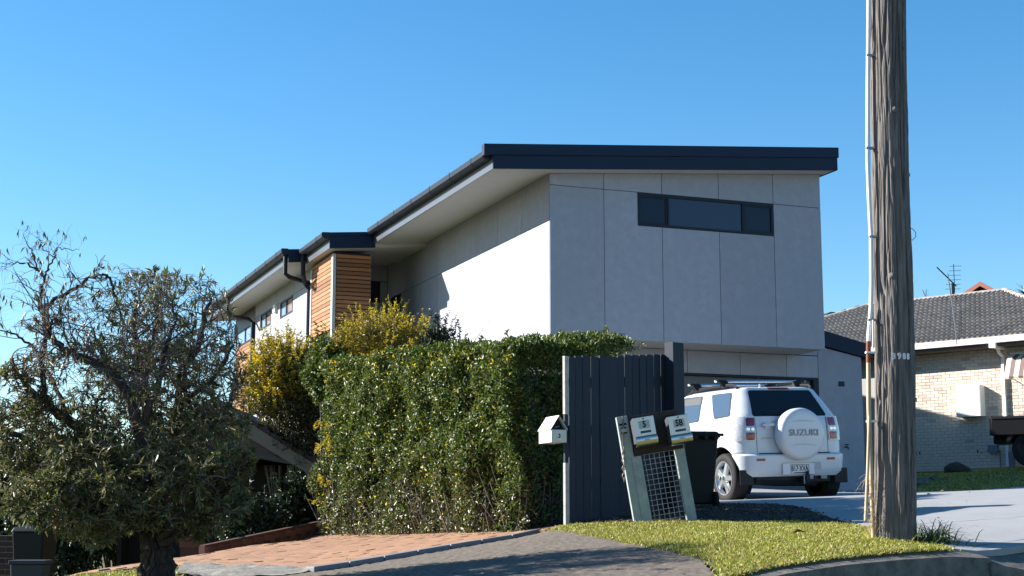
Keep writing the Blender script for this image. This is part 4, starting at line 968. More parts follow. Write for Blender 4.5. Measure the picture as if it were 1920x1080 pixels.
# letterbox number 3 on the fence's edge
p = at(1034, 829, 13.85); L3 = thing("letterbox", "cream metal gable roofed letterbox number 3 fixed to the fence edge by the hedge", "letterbox", p, (0, 0, YAW), "letterboxes at the fence")
L3.scale = (.9, .9, .9)
M_LB = mat("cream_enamel", (.60, .60, .56), .45, var=.06, scale=10)
m = MB(); m.box(.0, .168, .0, .34, .0, .128); m.build("box", M_LB, L3, bevel=.003)
for pts in ([(-.008, .125), (.084, .268), (.084, .276), (-.012, .130)], [(.176, .125), (.084, .268), (.084, .276), (.180, .130)]):
    MB().prism(pts, 'y', -.004, .346).build("roof_sheet", M_LB, L3)
MB().prism([(.008, .129), (.16, .129), (.084, .262)], 'y', .05, .30).build("gable_opening", M_INK, L3)
m = MB(); m.tube([(.05, .04, .15), (.10, .03, .165)], .006, 5); m.build("latch", M_STEEL, L3)
MB().box(.066, .106, -.004, -.001, .03, .095).build("number_plate", M_WHITEP, L3)
text_mesh("3", .062, .001, "house_number", M_INK, L3, (.086, -.006, .062), (math.pi / 2, 0, 0), bold=.002)
# leaning stand with two stainless letterboxes
p = at(1248, 970, 13.7); LS = thing("letterbox_stand", "leaning pale green timber stand with dark crossboards and wire mesh below", "stand", (p.x, p.y, g1(p.x, p.y) - .02), (0, rad(-9.3), rad(5))); LS.scale = (.9, .9, .9)
def post(x0, x1, z0, z1, y0=-.04, y1=.03, nm="post", mt=None): MB().box(x0, x1, y0, y1, z0, z1).build(nm, mt or M_POSTGREEN, LS, bevel=.005)
post(-.315, -.205, -.10, 1.125); post(-.235, -.135, -.10, .71, -.05, -.0, "post"); post(.215, .315, -.08, .82)
for i, (z0, h) in enumerate(((.715, .072), (.79, .085), (.88, .085), (.97, .085), (1.06, .05))):
    MB().box(-.19 if i else -.20, .30, -.035 if i else -.06, -.005, z0, z0 + h).build("crossboard", M_DARKWOOD, LS, bevel=.003)
m = MB()
for k in range(7): x = -.10 + k * .051; m.box(x - .0022, x + .0022, -.022, -.0185, .04, .715)
for k in range(14): z = .05 + k * .051; m.box(-.12, .235, -.0185, -.015, z - .0022, z + .0022)
tag(m.build("wire_mesh", M_STEEL, LS), kind="stuff")
MB().box(-.30, -.225, -.044, -.040, 1.035, 1.055).build("slot", M_INK, LS); m = MB(); m.box(-.285, -.235, -.06, -.04, .965, 1.0); m.build("bolt", M_STEEL, LS); MB().box(-.29, -.232, -.0425, -.0402, .95, 1.015).build("bolt_hole", M_INK, LS)
def steelbox(x, z, txt, lab):
    L = LS.matrix_basis if False else wmat(LS); t = thing("letterbox", lab, "letterbox", L @ Vector((x, -.06, z)), (0, rad(-9.3), rad(5)), "letterboxes at the fence")
    t.scale = (.80, .82, .80); w, h = .118, .205
    m = MB(); m.prism([(0, 0), (.0, .26), (-.14, .285), (-.19, .27), (-.19, .03), (-.16, .0)], 'x', -w, w); m.v = [Vector((v.x, v.y, v.z)) for v in m.v]; m.build("box", mat("brushed_grey", (.15, .16, .18), .4, metal=.6), t, bevel=.004)
    m = MB(); m.box(-w, w, -.200, -.190, .075, .285); m.build("door", M_STAINLESS, t, bevel=.003)
    prof = [(-.195, .068), (-.222, .060), (-.232, .03), (-.222, -.005), (-.195, -.03), (-.12, -.04), (-.12, -.034), (-.19, -.02)]
    m = MB(); m.prism(prof, 'x', -w - .004, w + .004); m.build("flap", mat("polished_steel", (.55, .55, .55), .28, metal=1), t, smooth=50)
    MB().box(-.062, .062, -.203, -.2003, .155, .245).build("number_window", mat("window_grey", (.36, .37, .39), .4), t)
    MB().box(-.055, .065, -.203, -.2003, .105, .132).build("name_slot", mat("slot_blue", (.015, .03, .09), .4), t)
    m = MB(); m.lathe([(0, -.006), (.009, -.005), (.010, 0)], 10, 'y', (0, -.200, .265)); m.build("lock", M_DARKTRIM, t)
    MB().box(-.03, .03, -.236, -.231, .02, .036).build("flap_badge", mat("badge_grey", (.35, .36, .38), .35), t)
    text_mesh(txt, .098, .001, "house_number", M_INK, t, (.0, -.2045, .200), (math.pi / 2, 0, 0), sx=.8, bold=.003)
steelbox(-.085, .825, "5", "stainless steel letterbox numbered 5, next to the chain")
steelbox(.262, .785, "5B", "stainless steel letterbox numbered 5B, nearest the white car")
# chain hanging from the stand
cp_ = wmat(LS) @ Vector((-.30, -.05, .80)); CH = thing("hanging_chain", "short rusty chain hanging down beside the leaning green post", "chain", cp_)
for k in range(9):
    m = MB(); pts = []
    for q in range(11): t = 2 * math.pi * q / 10; pts.append((.011 * math.cos(t), 0, -.034 * k + .021 * math.sin(t)) if k % 2 else (.003, .011 * math.cos(t), -.034 * k + .021 * math.sin(t)))
    m.tube(pts, .0045, 5, False); m.build("chain_link", mat("rusty_chain", (.18, .15, .13), .6, metal=.5), CH)
m = MB(); m.tube([(.0, .0, .3), (.0, -.0, .02)], .006, 5); m.build("hook", mat("rusty_chain", (.18, .15, .13), .6), CH)
# wheelie bin behind the stand
p = at(1303, 956, 16.6); BN = thing("wheelie_bin", "dark wheelie bin between the letterbox stand and the white car", "bin", (p.x, p.y, g1(p.x, p.y)), (0, 0, rad(8))); BN.scale = (.95, .95, .96)
m = MB(); m.hexa([(-.17, -.17, .06), (.17, -.17, .06), (.17, .20, .06), (-.17, .20, .06), (-.23, -.23, .80), (.23, -.23, .80), (.23, .25, .80), (-.23, .25, .80)]); m.build("bin_body", M_BIN, BN, bevel=.02)
m = MB(); m.box(-.25, .25, -.25, .27, .80, .835); m.build("bin_rim", M_BIN, BN, bevel=.01)
m = MB(); m.hexa([(-.25, -.26, .837), (.25, -.26, .837), (.25, .28, .837), (-.25, .28, .837), (-.22, -.2, .875), (.22, -.2, .875), (.22, .2, .895), (-.22, .2, .895)]); m.build("bin_lid", M_BIN, BN, bevel=.015)
m = MB()
for x in (-.17, -.05, .07, .19): m.box(x - .02, x + .02, -.31, -.24, .78, .86)
m.tube([(-.24, -.30, .83), (.27, -.30, .83)], .017, 6); m.build("bin_handle", M_BIN, BN)
for s in (-1, 1):
    m = MB(); m.lathe([(.09, -.02), (.10, -.015), (.10, .015), (.09, .02)], 20, 'x', (s * .19, -.20, .10)); m.build("bin_wheel", M_TYRE, BN, smooth=40)

# ------------------------------------------------------------------ timber power pole
pb = at(1679, 1017, 11.35); p1 = at(1667, 0, 11.35); lean = (p1 - pb) / (p1.z - pb.z)
PP = thing("power_pole", "weathered grey timber power pole with deep vertical cracks", "power pole", (pb.x, pb.y, pb.z))
nT, nZ = 420, 640; H_ = 6.2; zz = np.linspace(-.4, H_, nZ); th = np.linspace(0, 2 * np.pi, nT, endpoint=False); TT, ZZ = np.meshgrid(th, zz)
u_ = TT / (2 * np.pi)
warp = .5 * vnoise(u_ * 10, ZZ * 1.1, 5, 10)
a1 = np.abs(2 * vnoise(u_ * 28 + warp * 2, ZZ * 1.1 + warp, 1) - 1); a2 = np.abs(2 * vnoise(u_ * 60 + warp * 3, ZZ * 2.6, 2) - 1); a3 = vnoise(u_ * 120, ZZ * 14, 4)
crack = -.019 * np.exp(-(a1 / .13) ** 2) - .009 * np.exp(-(a2 / .18) ** 2) + .004 * a3
deep = vnoise(u_ * 7, ZZ * .7, 9, 7)
Rr = .150 - .0028 * (ZZ) + .010 * np.exp(-np.maximum(ZZ, 0) / .35) + .008 * (vnoise(u_ * 4, ZZ * .8, 8, 4) - .5) + crack * (.35 + 1.0 * deep)
X_ = lean.x * ZZ + Rr * np.cos(TT) + .012 * np.sin(ZZ * 1.3); Y_ = lean.y * ZZ + Rr * np.sin(TT)
idx = np.arange(nT * nZ).reshape(nZ, nT); r_ = np.roll(idx, -1, 1); F_ = np.stack([idx[:-1], r_[:-1], r_[1:], idx[1:]], -1).reshape(-1, 4)
po = np_mesh("pole_shaft", np.stack([X_, Y_, ZZ], -1).reshape(-1, 3) + np.array(pb), F_, M_BARK_POLE, PP)
po.data.polygons.foreach_set("use_smooth", np.ones(len(F_), bool))
def pside(z, ang, r=.16): return Vector((lean.x * z + r * math.cos(ang), lean.y * z + r * math.sin(ang), z))
zc_ = at(1630, 650, 11.3).z - pb.z
def cpx(u, v, Y=11.30): q = at(u, v, Y); return Vector((q.x - pb.x, q.y - pb.y, q.z - pb.z))
m = MB(); top_ = cpx(1629, 0); m.tube([top_ + Vector((0, 0, 1.9)), top_, cpx(1627.5, 150), cpx(1627, 300), cpx(1630, 380), cpx(1633.5, 450), cpx(1634, 530), cpx(1633, 580), cpx(1629.5, 620), cpx(1628.5, 640)], .0165, 10); m.build("conduit", M_CONDUIT, PP, smooth=50)
m = MB(); m.tube([cpx(1628.5, 640), cpx(1628.5, 680)], .019, 10); m.build("conduit", M_CONDUIT2, PP, smooth=50)
m = MB(); m.tube([cpx(1628.5, 680), cpx(1629, 760), cpx(1631, 830), cpx(1635, 930), cpx(1638, 1012)], .0175, 10); m.build("conduit", M_CONDUIT3, PP, smooth=50)
m = MB(); m.tube([cpx(1630, 780, 11.27), cpx(1627, 880, 11.26), cpx(1623, 976, 11.25)], .012, 8); m.build("conduit", M_CONDUIT3, PP, smooth=50)
m = MB(); m.tube([cpx(1637, 600, 11.27), cpx(1637, 655, 11.27)], .006, 6); m.build("earth_wire", M_CONDUIT, PP)
for v, u in ((104, 1629), (278, 1628), (444, 1634), (600, 1632), (661, 1628), (790, 1630)):
    q = cpx(u, v); m = MB(); m.box(q.x - .021, q.x + .05, q.y - .020, q.y + .02, q.z - .008, q.z + .008); m.build("saddle_clip", M_STEEL if v < 640 else M_WHITEP, PP, bevel=.003)
m = MB(); m.tube([cpx(1702, 428, 11.3), cpx(1711, 429, 11.28), cpx(1717, 436, 11.27), cpx(1717, 444, 11.27), cpx(1711, 450, 11.28), cpx(1700, 450, 11.3)], .003, 5); m.build("wire_loop", mat("green_wire", (.02, .16, .10), .5), PP)
for v, u in ((210, 1660), (330, 1690), (520, 1652), (840, 1700), (960, 1690), (90, 1684)):     # knots and old nail heads
    t = (u - 1668) / 36; ang = -math.pi / 2 + math.asin(max(-.95, min(.95, t))) + rad(13); q = pside(cpx(1668, v).z, ang, .142); m = MB(); m.M = Matrix.Translation(q) @ Matrix.Rotation(ang, 4, 'Z') @ Matrix.Rotation(math.pi / 2, 4, 'Y')
    m.lathe([(0, .012), (.010, .010), (.016, .004), (.028, -.004)], 12, 'z'); m.build("knot", M_BARK_POLE, PP, smooth=50)
zn = cpx(1683, 671).z
M_DIGIT = mat("cast_digit", (.58, .58, .60), .45, metal=.3)
for ch, u in zip("39881", (1668, 1677.5, 1686, 1694.5, 1701.5)):
    t = (u - 1683.5) / 36.5; ang = -math.pi / 2 + math.asin(max(-.97, min(.97, t))) + rad(13); q = pside(zn, ang, .152)
    text_mesh(ch, .062, .002, "pole_digit", M_DIGIT, PP, q, (math.pi / 2, 0, ang + math.pi / 2), bold=.003, sx=.85)
# ------------------------------------------------------------------ low neighbour at the left, its wall, bins and pickets
GY_ = 21.0; pr0 = at(402, 752, GY_); pe0 = at(594, 872, GY_); dx = pe0.x - pr0.x; dz_ = pr0.z - pe0.z
LH = thing("low_house", "low dark brick house end with tan gable bargeboard left of the hedge", "house", (pr0.x, GY_, -1.6))
def LM(): m = MB(); return m
for s in (-1, 1):
    m = MB(); m.prism([(pr0.x, pr0.z), (pr0.x + s * dx, pe0.z), (pr0.x + s * dx, pe0.z - .19), (pr0.x, pr0.z - .21)], 'y', GY_ - .03, GY_); m.build("bargeboard", M_TAN, LH, world=True)
    m = MB(); m.prism([(pr0.x, pr0.z + .03), (pr0.x + s * (dx + .05), pe0.z + .01), (pr0.x + s * (dx + .05), pe0.z - .05), (pr0.x, pr0.z - .04)], 'y', GY_ + .002, GY_ + 7); m.build("roof", mat("dark_tiles", (.06, .045, .04), .85), LH, world=True)
    for k in range(9):
        t0, t1 = k / 9, (k + .92) / 9; a = Vector((pr0.x + s * dx * t0, 0, pr0.z - dz_ * t0)); b = Vector((pr0.x + s * dx * t1, 0, pr0.z - dz_ * t1)); l = random.uniform(.0, .012)
        m = MB(); m.prism([(a.x, a.z + .012), (b.x, b.z + .012), (b.x, b.z + .065 + l), (a.x, a.z + .045 + l)], 'y', GY_ - .06, GY_ + .35); m.build("edge_tile", mat("dark_tiles", (.06, .045, .04), .85), LH, world=True)
q0 = at(425, 838, GY_ + .05); q1 = at(575, 866, GY_ + .05)
m = MB(); m.prism([(pr0.x, pr0.z - .15), (pr0.x + dx * .86, pe0.z + dz_ * .14 - .12), (pr0.x + dx * .86, q1.z), (pr0.x, q0.z + .02), (pr0.x - dx * .86, q1.z), (pr0.x - dx * .86, pe0.z + dz_ * .14 - .12)], 'y', GY_ + .03, GY_ + .06); m.build("gable_lining", mat("brown_lining", (.10, .075, .06), .8), LH, world=True)
m = MB(); m.prism([(pr0.x, q0.z + .03), (pr0.x + dx * .88, q1.z - .0), (pr0.x + dx * .88, q1.z - .07), (pr0.x, q0.z - .05)], 'y', GY_ + .01, GY_ + .08); m.build("tie_beam", mat("brown_lining", (.10, .075, .06), .8), LH, world=True)
m = MB(); m.box(pr0.x - dx * .9, pr0.x + dx * .9, GY_ + .5, GY_ + .7, -2.6, pe0.z + .05); m.box(pr0.x + dx * .86, pr0.x + dx * .9, GY_ + .3, GY_ + 2.6, -2.6, pe0.z); m.box(pr0.x - dx * .9, pr0.x - dx * .86, GY_ + .1, GY_ + 2.6, -2.6, pe0.z); m.build("wall", mat("interior_shade", (.018, .013, .011), .9), LH, world=True)  # near-black wall colour stands in for the carport's shaded interior
PF = thing("picket_fence", "short run of white pickets behind the gable end beside the hedge", "fence", at(585, 880, 22.2))
for i in range(6):
    a = at(570 + i * 9, 886, 22.2); m = MB(); m.box(a.x - .024, a.x + .024, 22.19, 22.21, a.z - .8, at(570, 826 + i * 1.5, 22.2).z); m.build("picket", M_WHITEP, PF, world=True)
a = at(565, 860, 22.2); m = MB(); m.box(a.x, a.x + .5, 22.215, 22.25, a.z - .04, a.z + .03); m.build("rail", M_WHITEP, PF, world=True)
# low retaining wall at the back of the paving
RW = thing("retaining_wall", "low red brick retaining wall along the far edge of the paving", "wall", gp(-4.0, 16.2)); rbm = MB(); rbm.box(-.112, .112, -.05, .05, -.036, .036); rbm = rbm.mesh("brick", M_REDBRICK)
A_, B_ = Vector((-3.42, 16.9)), Vector((-2.38, 19.3)); L_ = (B_ - A_).length; ud = (B_ - A_).normalized(); I_ = wmat(RW).inverted()
m = MB(); nn = Vector((ud.y, -ud.x)) * .035
za, zb = g1(A_.x, A_.y), g1(B_.x, B_.y)
m.hexa([Vector((q.x, q.y, z)) for q, z in ((A_ + nn, za - .6), (B_ + nn, zb - .6), (B_ - nn, zb - .6), (A_ - nn, za - .6), (A_ + nn, za + .20), (B_ + nn, zb + .2), (B_ - nn, zb + .2), (A_ - nn, za + .20))]); m.build("mortar_core", M_BROWNWALL, RW, world=True)
for r in range(-1, 2):
    for k in range(int(L_ / .235) + 1):
        t = (k * .235 + (.117 if r % 2 else 0)) / L_
        if t > 1: continue
        c = A_.lerp(B_, t); z = za + (zb - za) * t + .05 + r * .085
        o = link("brick", rbm, RW); o.matrix_local = I_ @ Matrix.Translation((c.x, c.y, z)) @ Matrix.Rotation(math.atan2(ud.y, ud.x) + random.gauss(0, .03), 4, 'Z')
# brick pier further back
BPW = thing("brick_pier", "small sunlit red brick pier behind the tree trunk", "pier", gp(-4.45, 17.6)); I_ = wmat(BPW).inverted(); c0 = at(358, 1012, 17.8)
for r in range(5):
    for k in range(2):
        o = link("brick", rbm, BPW); o.matrix_local = I_ @ Matrix.Translation((c0.x + (k - .5) * .11 if r % 2 else c0.x, c0.y + (0 if r % 2 else (k - .5) * .11), c0.z - .05 + r * .085)) @ Matrix.Rotation(math.pi / 2 if r % 2 else 0, 4, 'Z')
m = MB(); m.box(c0.x - .1, c0.x + .1, c0.y - .1, c0.y + .1, c0.z - .9, c0.z + .3); m.build("core", M_BROWNWALL, BPW, world=True)
# dark bins and wall at the lower left corner
b0 = at(66, 984, 22.0); LB = thing("wheelie_bin", "dark wheelie bin standing below the left tree's foliage at the lower left corner", "bin", (b0.x, 22.0, b0.z - 1.0), (0, 0, rad(-6)))
m = MB(); m.hexa([(-.18, -.2, .06), (.18, -.2, .06), (.18, .25, .06), (-.18, .25, .06), (-.235, -.25, .90), (.235, -.25, .90), (.235, .3, .90), (-.235, .3, .90)]); m.build("bin_body", M_BIN, LB, bevel=.02)
m = MB(); m.hexa([(-.25, -.27, .90), (.25, -.27, .90), (.25, .32, .90), (-.25, .32, .90), (-.22, -.22, .97), (.22, -.22, .97), (.22, .28, 1.0), (-.22, .28, 1.0)]); m.build("bin_lid", M_BIN, LB, bevel=.02)
b1 = at(58, 1050, 20.5); TB = thing("grey_tub", "square grey tub in front of the dark bin at the lower left corner", "tub", (b1.x, 20.5, b1.z - .85), (0, 0, rad(5)))
m = MB(); m.hexa([(-.17, -.17, 0), (.17, -.17, 0), (.17, .17, 0), (-.17, .17, 0), (-.22, -.22, .80), (.22, -.22, .80), (.22, .22, .80), (-.22, .22, .80)]); m.build("tub_body", mat("grey_tub", (.045, .05, .055), .6), TB, bevel=.02); MB().box(-.24, .24, -.24, .24, .80, .85).build("tub_rim", mat("grey_tub", (.10, .11, .12), .6), TB, bevel=.01)
w0 = at(-120, 1005, 23.5); w1 = at(34, 1003, 23.5); DWL = thing("brick_wall", "dark low brick wall behind the bin at the left edge", "wall", (w0.x, 23.5, -1.7))
m = MB(); m.box(w0.x, w1.x, 23.52, 23.7, -2.6, w1.z - .01); m.build("core", M_MORTAR, DWL, world=True); I_ = wmat(DWL).inverted(); dbm = MB(); dbm.box(-.113, .113, -.05, .05, -.037, .037); dbm = dbm.mesh("brick", M_BROWNWALL)
for r in range(16):
    x = w0.x + (.12 if r % 2 else 0)
    while x < w1.x: link("brick", dbm, DWL, I_ @ Vector((x, 23.55, w1.z - .05 - r * .086))); x += .24

# ------------------------------------------------------------------ vegetation
def unit(a): return a / (np.linalg.norm(a, axis=-1, keepdims=True) + 1e-9)
def leaf_mesh(name, P, D, Nn, L, W, mt, parent, fold=.25, droop=.15):
    "folded pointed leaves: P base points, D axis, Nn face normal"
    D = unit(D); S = unit(np.cross(D, Nn)); Nn = np.cross(S, D); L = L[:, None]; W = W[:, None]
    mid = P + D * L * .45; lift = Nn * W * fold
    a = mid - S * W * .5 + lift; b = mid + S * W * .5 + lift; tip = P + D * L - Nn * L * droop
    V = np.stack([P, a, tip, b], 1).reshape(-1, 3); base = (np.arange(len(P)) * 4)[:, None, None]
    F = (base + np.array([[0, 2, 1], [0, 3, 2]])[None]).reshape(-1, 3)
    o = np_mesh(name, V, F, mt, parent); return tag(o, kind="stuff")
def tube_mesh(name, segs, mt, parent, n=4, kind="stuff"):
    "segs: list of (points Kx3, radii K): all in one mesh"
    V = []; F = []; off = 0
    for pts, rr in segs:
        pts = np.asarray(pts, float); K = len(pts); t = np.gradient(pts, axis=0); t = unit(t); ref = np.array([.31, .17, .93]) if abs(t[0, 2]) < .9 else np.array([.93, .2, .1])
        a = unit(np.cross(t, ref)); b = np.cross(t, a); q = 2 * np.pi * np.arange(n) / n
        ring_ = pts[:, None] + (a[:, None] * np.cos(q)[None, :, None] + b[:, None] * np.sin(q)[None, :, None]) * np.asarray(rr)[:, None, None]
        V.append(ring_.reshape(-1, 3)); i = np.arange(K * n).reshape(K, n); r = np.roll(i, -1, 1)
        F.append(np.stack([i[:-1], r[:-1], r[1:], i[1:]], -1).reshape(-1, 4) + off); off += K * n
    o = np_mesh(name, np.concatenate(V), np.concatenate(F), mt, parent, smooth=True)
    return tag(o, kind=kind) if kind else o

# clipped hedge: a footprint with three visible faces
HA, HB, HC = Vector((.0, 15.35)), Vector((-2.50, 19.1)), Vector((1.32, 17.9))
HG = thing("clipped_hedge", "tall clipped green hedge with glossy leaves beside the paling fence", "hedge", gp(-.4, 17.6))
def hedge_top(p): return at(960, 641, 16.6).z + .10 * (vnoise(np.array([p[0] * 3.1]), np.array([p[1] * 3.1]), 6)[0] - .5)
ztA, ztB, ztC = at(960, 641, 15.35).z, at(600, 682, 19.1).z, at(1165, 645, 17.9).z
def htop(x, y):
    dA, dB, dC = [1 / (np.hypot(x - q.x, y - q.y) ** 2 + .05) for q in (HA, HB, HC)]; return (ztA * dA + ztB * dB + ztC * dC) / (dA + dB + dC)
inn = Vector((0.35, .9)).normalized()
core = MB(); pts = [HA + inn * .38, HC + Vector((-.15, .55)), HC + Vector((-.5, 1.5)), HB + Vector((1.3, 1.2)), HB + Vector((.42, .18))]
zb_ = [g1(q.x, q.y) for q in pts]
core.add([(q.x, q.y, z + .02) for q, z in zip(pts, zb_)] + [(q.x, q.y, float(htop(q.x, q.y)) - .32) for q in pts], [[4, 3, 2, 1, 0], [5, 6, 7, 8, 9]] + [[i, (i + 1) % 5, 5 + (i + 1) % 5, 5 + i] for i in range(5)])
core.build("inner_mass", mat("hedge_inside", (.016, .018, .008), .95), HG, world=True)  # dark solid core added to block light between the leaves
def face_pts(p, q, n, zlo=0.0):
    t = RNG.random(n); x = p.x + (q.x - p.x) * t; y = p.y + (q.y - p.y) * t; zb2 = gz(x, y); zt2 = htop(x, y)
    h = RNG.random(n) ** .95; z = zb2 + zlo + (zt2 - zb2 - zlo) * h
    nrm = np.array([(q - p).y, -(q - p).x]); nrm = nrm / np.linalg.norm(nrm); s = t * (q - p).length
    bump = .26 * (vnoise(s * 1.9, z * 1.9, 21) - .5) + .16 * (vnoise(s * 6, z * 6, 22) - .5)
    edge = -.10 * np.exp(-np.minimum(t, 1 - t) * (q - p).length / .15) - .10 * np.exp(-(zt2 - z) / .12)
    depth = RNG.exponential(.075, n) - bump - edge
    return np.stack([x - nrm[0] * depth, y - nrm[1] * depth, z], 1), np.tile([nrm[0], nrm[1], .35], (n, 1)), h, s
def hedge_leaves(P, N, name, mt, lo=.030, hi=.066, jit=.75):
    n = len(P); D = unit(N * .5 + RNG.normal(size=(n, 3)) * jit + np.array([0, 0, .25])); Nn = unit(N + RNG.normal(size=(n, 3)) * .55)
    L = RNG.uniform(lo, hi, n); leaf_mesh(name, P, D, Nn, L, L * RNG.uniform(.42, .55, n), mt, HG)
P1, N1, h1, s1 = face_pts(HB, HA, 62000)
# the foot is thin: bare stems show between sparse olive leaves
gap = vnoise(s1 * 3.0, h1 * 6, 31); keep = (h1 > .13 + .12 * gap) | (RNG.random(len(h1)) < .5)
hole = vnoise(s1 * 4.2, h1 * 9, 33); keep &= ~((hole > .74) & (RNG.random(len(h1)) < .75))
P1, N1, h1, s1 = P1[keep], N1[keep], h1[keep], s1[keep]
ol = RNG.random(len(h1)) < np.clip(.78 - h1 * 1.35, .03, .85)
hedge_leaves(P1[~ol], N1[~ol], "leaves", L_HEDGE); hedge_leaves(P1[ol], N1[ol], "olive_leaves", L_HEDGE_OLIVE, .04, .06)
P2, N2, h2, s2 = face_pts(HA, HC, 24000); k2 = (h2 > .2 + .15 * vnoise(s2 * 3, h2 * 6, 35)) | (RNG.random(len(h2)) < .3); hedge_leaves(P2[k2], N2[k2], "leaves", L_HEDGE)
n = 20000; w3 = RNG.dirichlet([1, 1, 1, 1], n); Q = np.array([tuple(HA), tuple(HB), tuple(HC), tuple(HB + Vector((1.6, .9)))]); w3 = RNG.random((n, 2))
x = HB.x + (HA.x - HB.x) * w3[:, 0]; y = HB.y + (HA.y - HB.y) * w3[:, 0]; dxy = np.array([.72, .78]); t = w3[:, 1] * 1.5; x = x + dxy[0] * t; y = y + dxy[1] * t
sel = (x < 1.5); x, y = x[sel], y[sel]; z = htop(x, y) + .20 * (vnoise(x * 3.3, y * 3.3, 41) - .5) - RNG.exponential(.06, len(x))
hedge_leaves(np.stack([x, y, z], 1), np.tile([0, -.1, 1.0], (len(x), 1)), "leaves", L_HEDGE)
t = RNG.random(5200); x = HA.x + (HC.x - HA.x) * t + RNG.normal(0, .10, 5200) + .02; y = HA.y + (HC.y - HA.y) * t + RNG.normal(0, .10, 5200) + .08
hedge_leaves(np.stack([x, y, htop(x, y) + .16 * (vnoise(x * 4, y * 4, 43) - .35) - RNG.exponential(.07, 5200) + .03], 1), np.tile([-.5, -.3, .8], (5200, 1)), "leaves", L_HEDGE)
yk = RNG.random(len(P1)) < np.where(h1 > .86, .10, .012); hedge_leaves(P1[yk] + N1[yk] * .02, N1[yk], "young_leaves", L_YELLOW, .03, .05)
# shoots standing above the clipped top
def sprig(base, height, lean_, nl, mt, parent, L=(.05, .07), spread=.10, stem=.006, name="shoot_leaves", wid=.42):
    k = 7; t = np.linspace(0, 1, k); b = np.array(base); ln = np.array(lean_)
    pts = b + np.outer(t, [0, 0, height]) + np.outer(t ** 1.7, ln) + RNG.normal(0, .008, (k, 3)) * t[:, None]
    q = RNG.random(nl) ** .8; P = np.stack([np.interp(q, t, pts[:, i]) for i in range(3)], 1); th = RNG.uniform(0, 2 * np.pi, nl)
    D = unit(np.stack([np.cos(th), np.sin(th), RNG.uniform(.1, 1.0, nl)], 1)); Ls = RNG.uniform(*L, nl) * (1 - .3 * q)
    return (pts, np.linspace(stem, stem * .4, k)), (P, D, unit(np.array([0, 0, 1.]) + RNG.normal(size=(nl, 3)) * .6), Ls)
def sprigs(lst, mt, parent, name="shoot_leaves", wid=.42, bark=M_TWIG):
    segs = [s for s, _ in lst]; P, D, N, Ls = [np.concatenate([l[i] for _, l in lst]) for i in range(4)]
    tube_mesh("shoot_stems", segs, bark, parent); leaf_mesh(name, P, D, N, Ls, Ls * wid, mt, parent)
lst = []
for u, v, Y, hh in ((985, 628, 15.9, .16), (955, 618, 15.7, .18), (905, 630, 16.4, .14), (1030, 632, 16.5, .14), (1075, 622, 16.9, .16), (1135, 612, 18.0, .25), (1150, 628, 18.0, .16), (1128, 630, 17.9, .14), (1010, 640, 16.2, .1), (870, 640, 16.9, .14), (760, 668, 18.2, .10), (1100, 634, 17.8, .12)):
    p = at(u, v, Y); lst.append(sprig((p.x, p.y, p.z - hh), hh, (random.gauss(0, .04), 0, 0), 26 if hh < .2 else 60, None, None, (.05, .085)))
sprigs(lst, L_HEDGE, HG)
# stems at the foot
segs = []
for k in range(150):
    f = random.random(); a = (HB.lerp(HA, f) if k % 3 else HA.lerp(HC, f)); a = a + inn * random.uniform(.05, .35); z = g1(a.x, a.y) - .02
    p0 = np.array([a.x, a.y, z]); p2 = p0 + np.array([random.gauss(0, .16), random.gauss(-.04, .12), random.uniform(.3, .75)]); p1_ = (p0 + p2) / 2 + RNG.normal(0, .035, 3); r0 = random.uniform(.004, .013)
    segs.append((np.array([p0, p1_, p2]), np.array([r0, r0 * .8, r0 * .5])))
tube_mesh("stems", segs, M_TWIG, HG, 5)
# golden growth along the left edge of the hedge
def gold_cluster(name, parent, specs, mt=None):
    lst = []
    for u, v, Y, n, sp, hh in specs:
        for _ in range(n):
            p = at(u + random.gauss(0, sp), v + random.gauss(0, sp * .8), Y + random.gauss(0, .12)); lst.append(sprig((p.x, p.y, p.z), hh * random.uniform(.5, 1.2), (random.gauss(0, .05), random.gauss(-.02, .04), 0), 26, None, None, (.028, .045), stem=.003))
    sprigs(lst, mt or L_YELLOW, parent, name)
GE = thing("golden_creeper", "bright yellow shoots poking through the left end of the clipped hedge", "shrub", gp(-2.2, 18.8))
gold_cluster("leaves", GE, [(604, 812, 18.75, 7, 8, .12), (616, 840, 18.7, 5, 8, .1), (598, 850, 18.75, 4, 6, .1), (596, 905, 18.8, 4, 5, .09), (606, 915, 18.7, 3, 5, .08), (592, 950, 18.8, 3, 5, .05), (612, 948, 18.7, 2, 7, .05)])

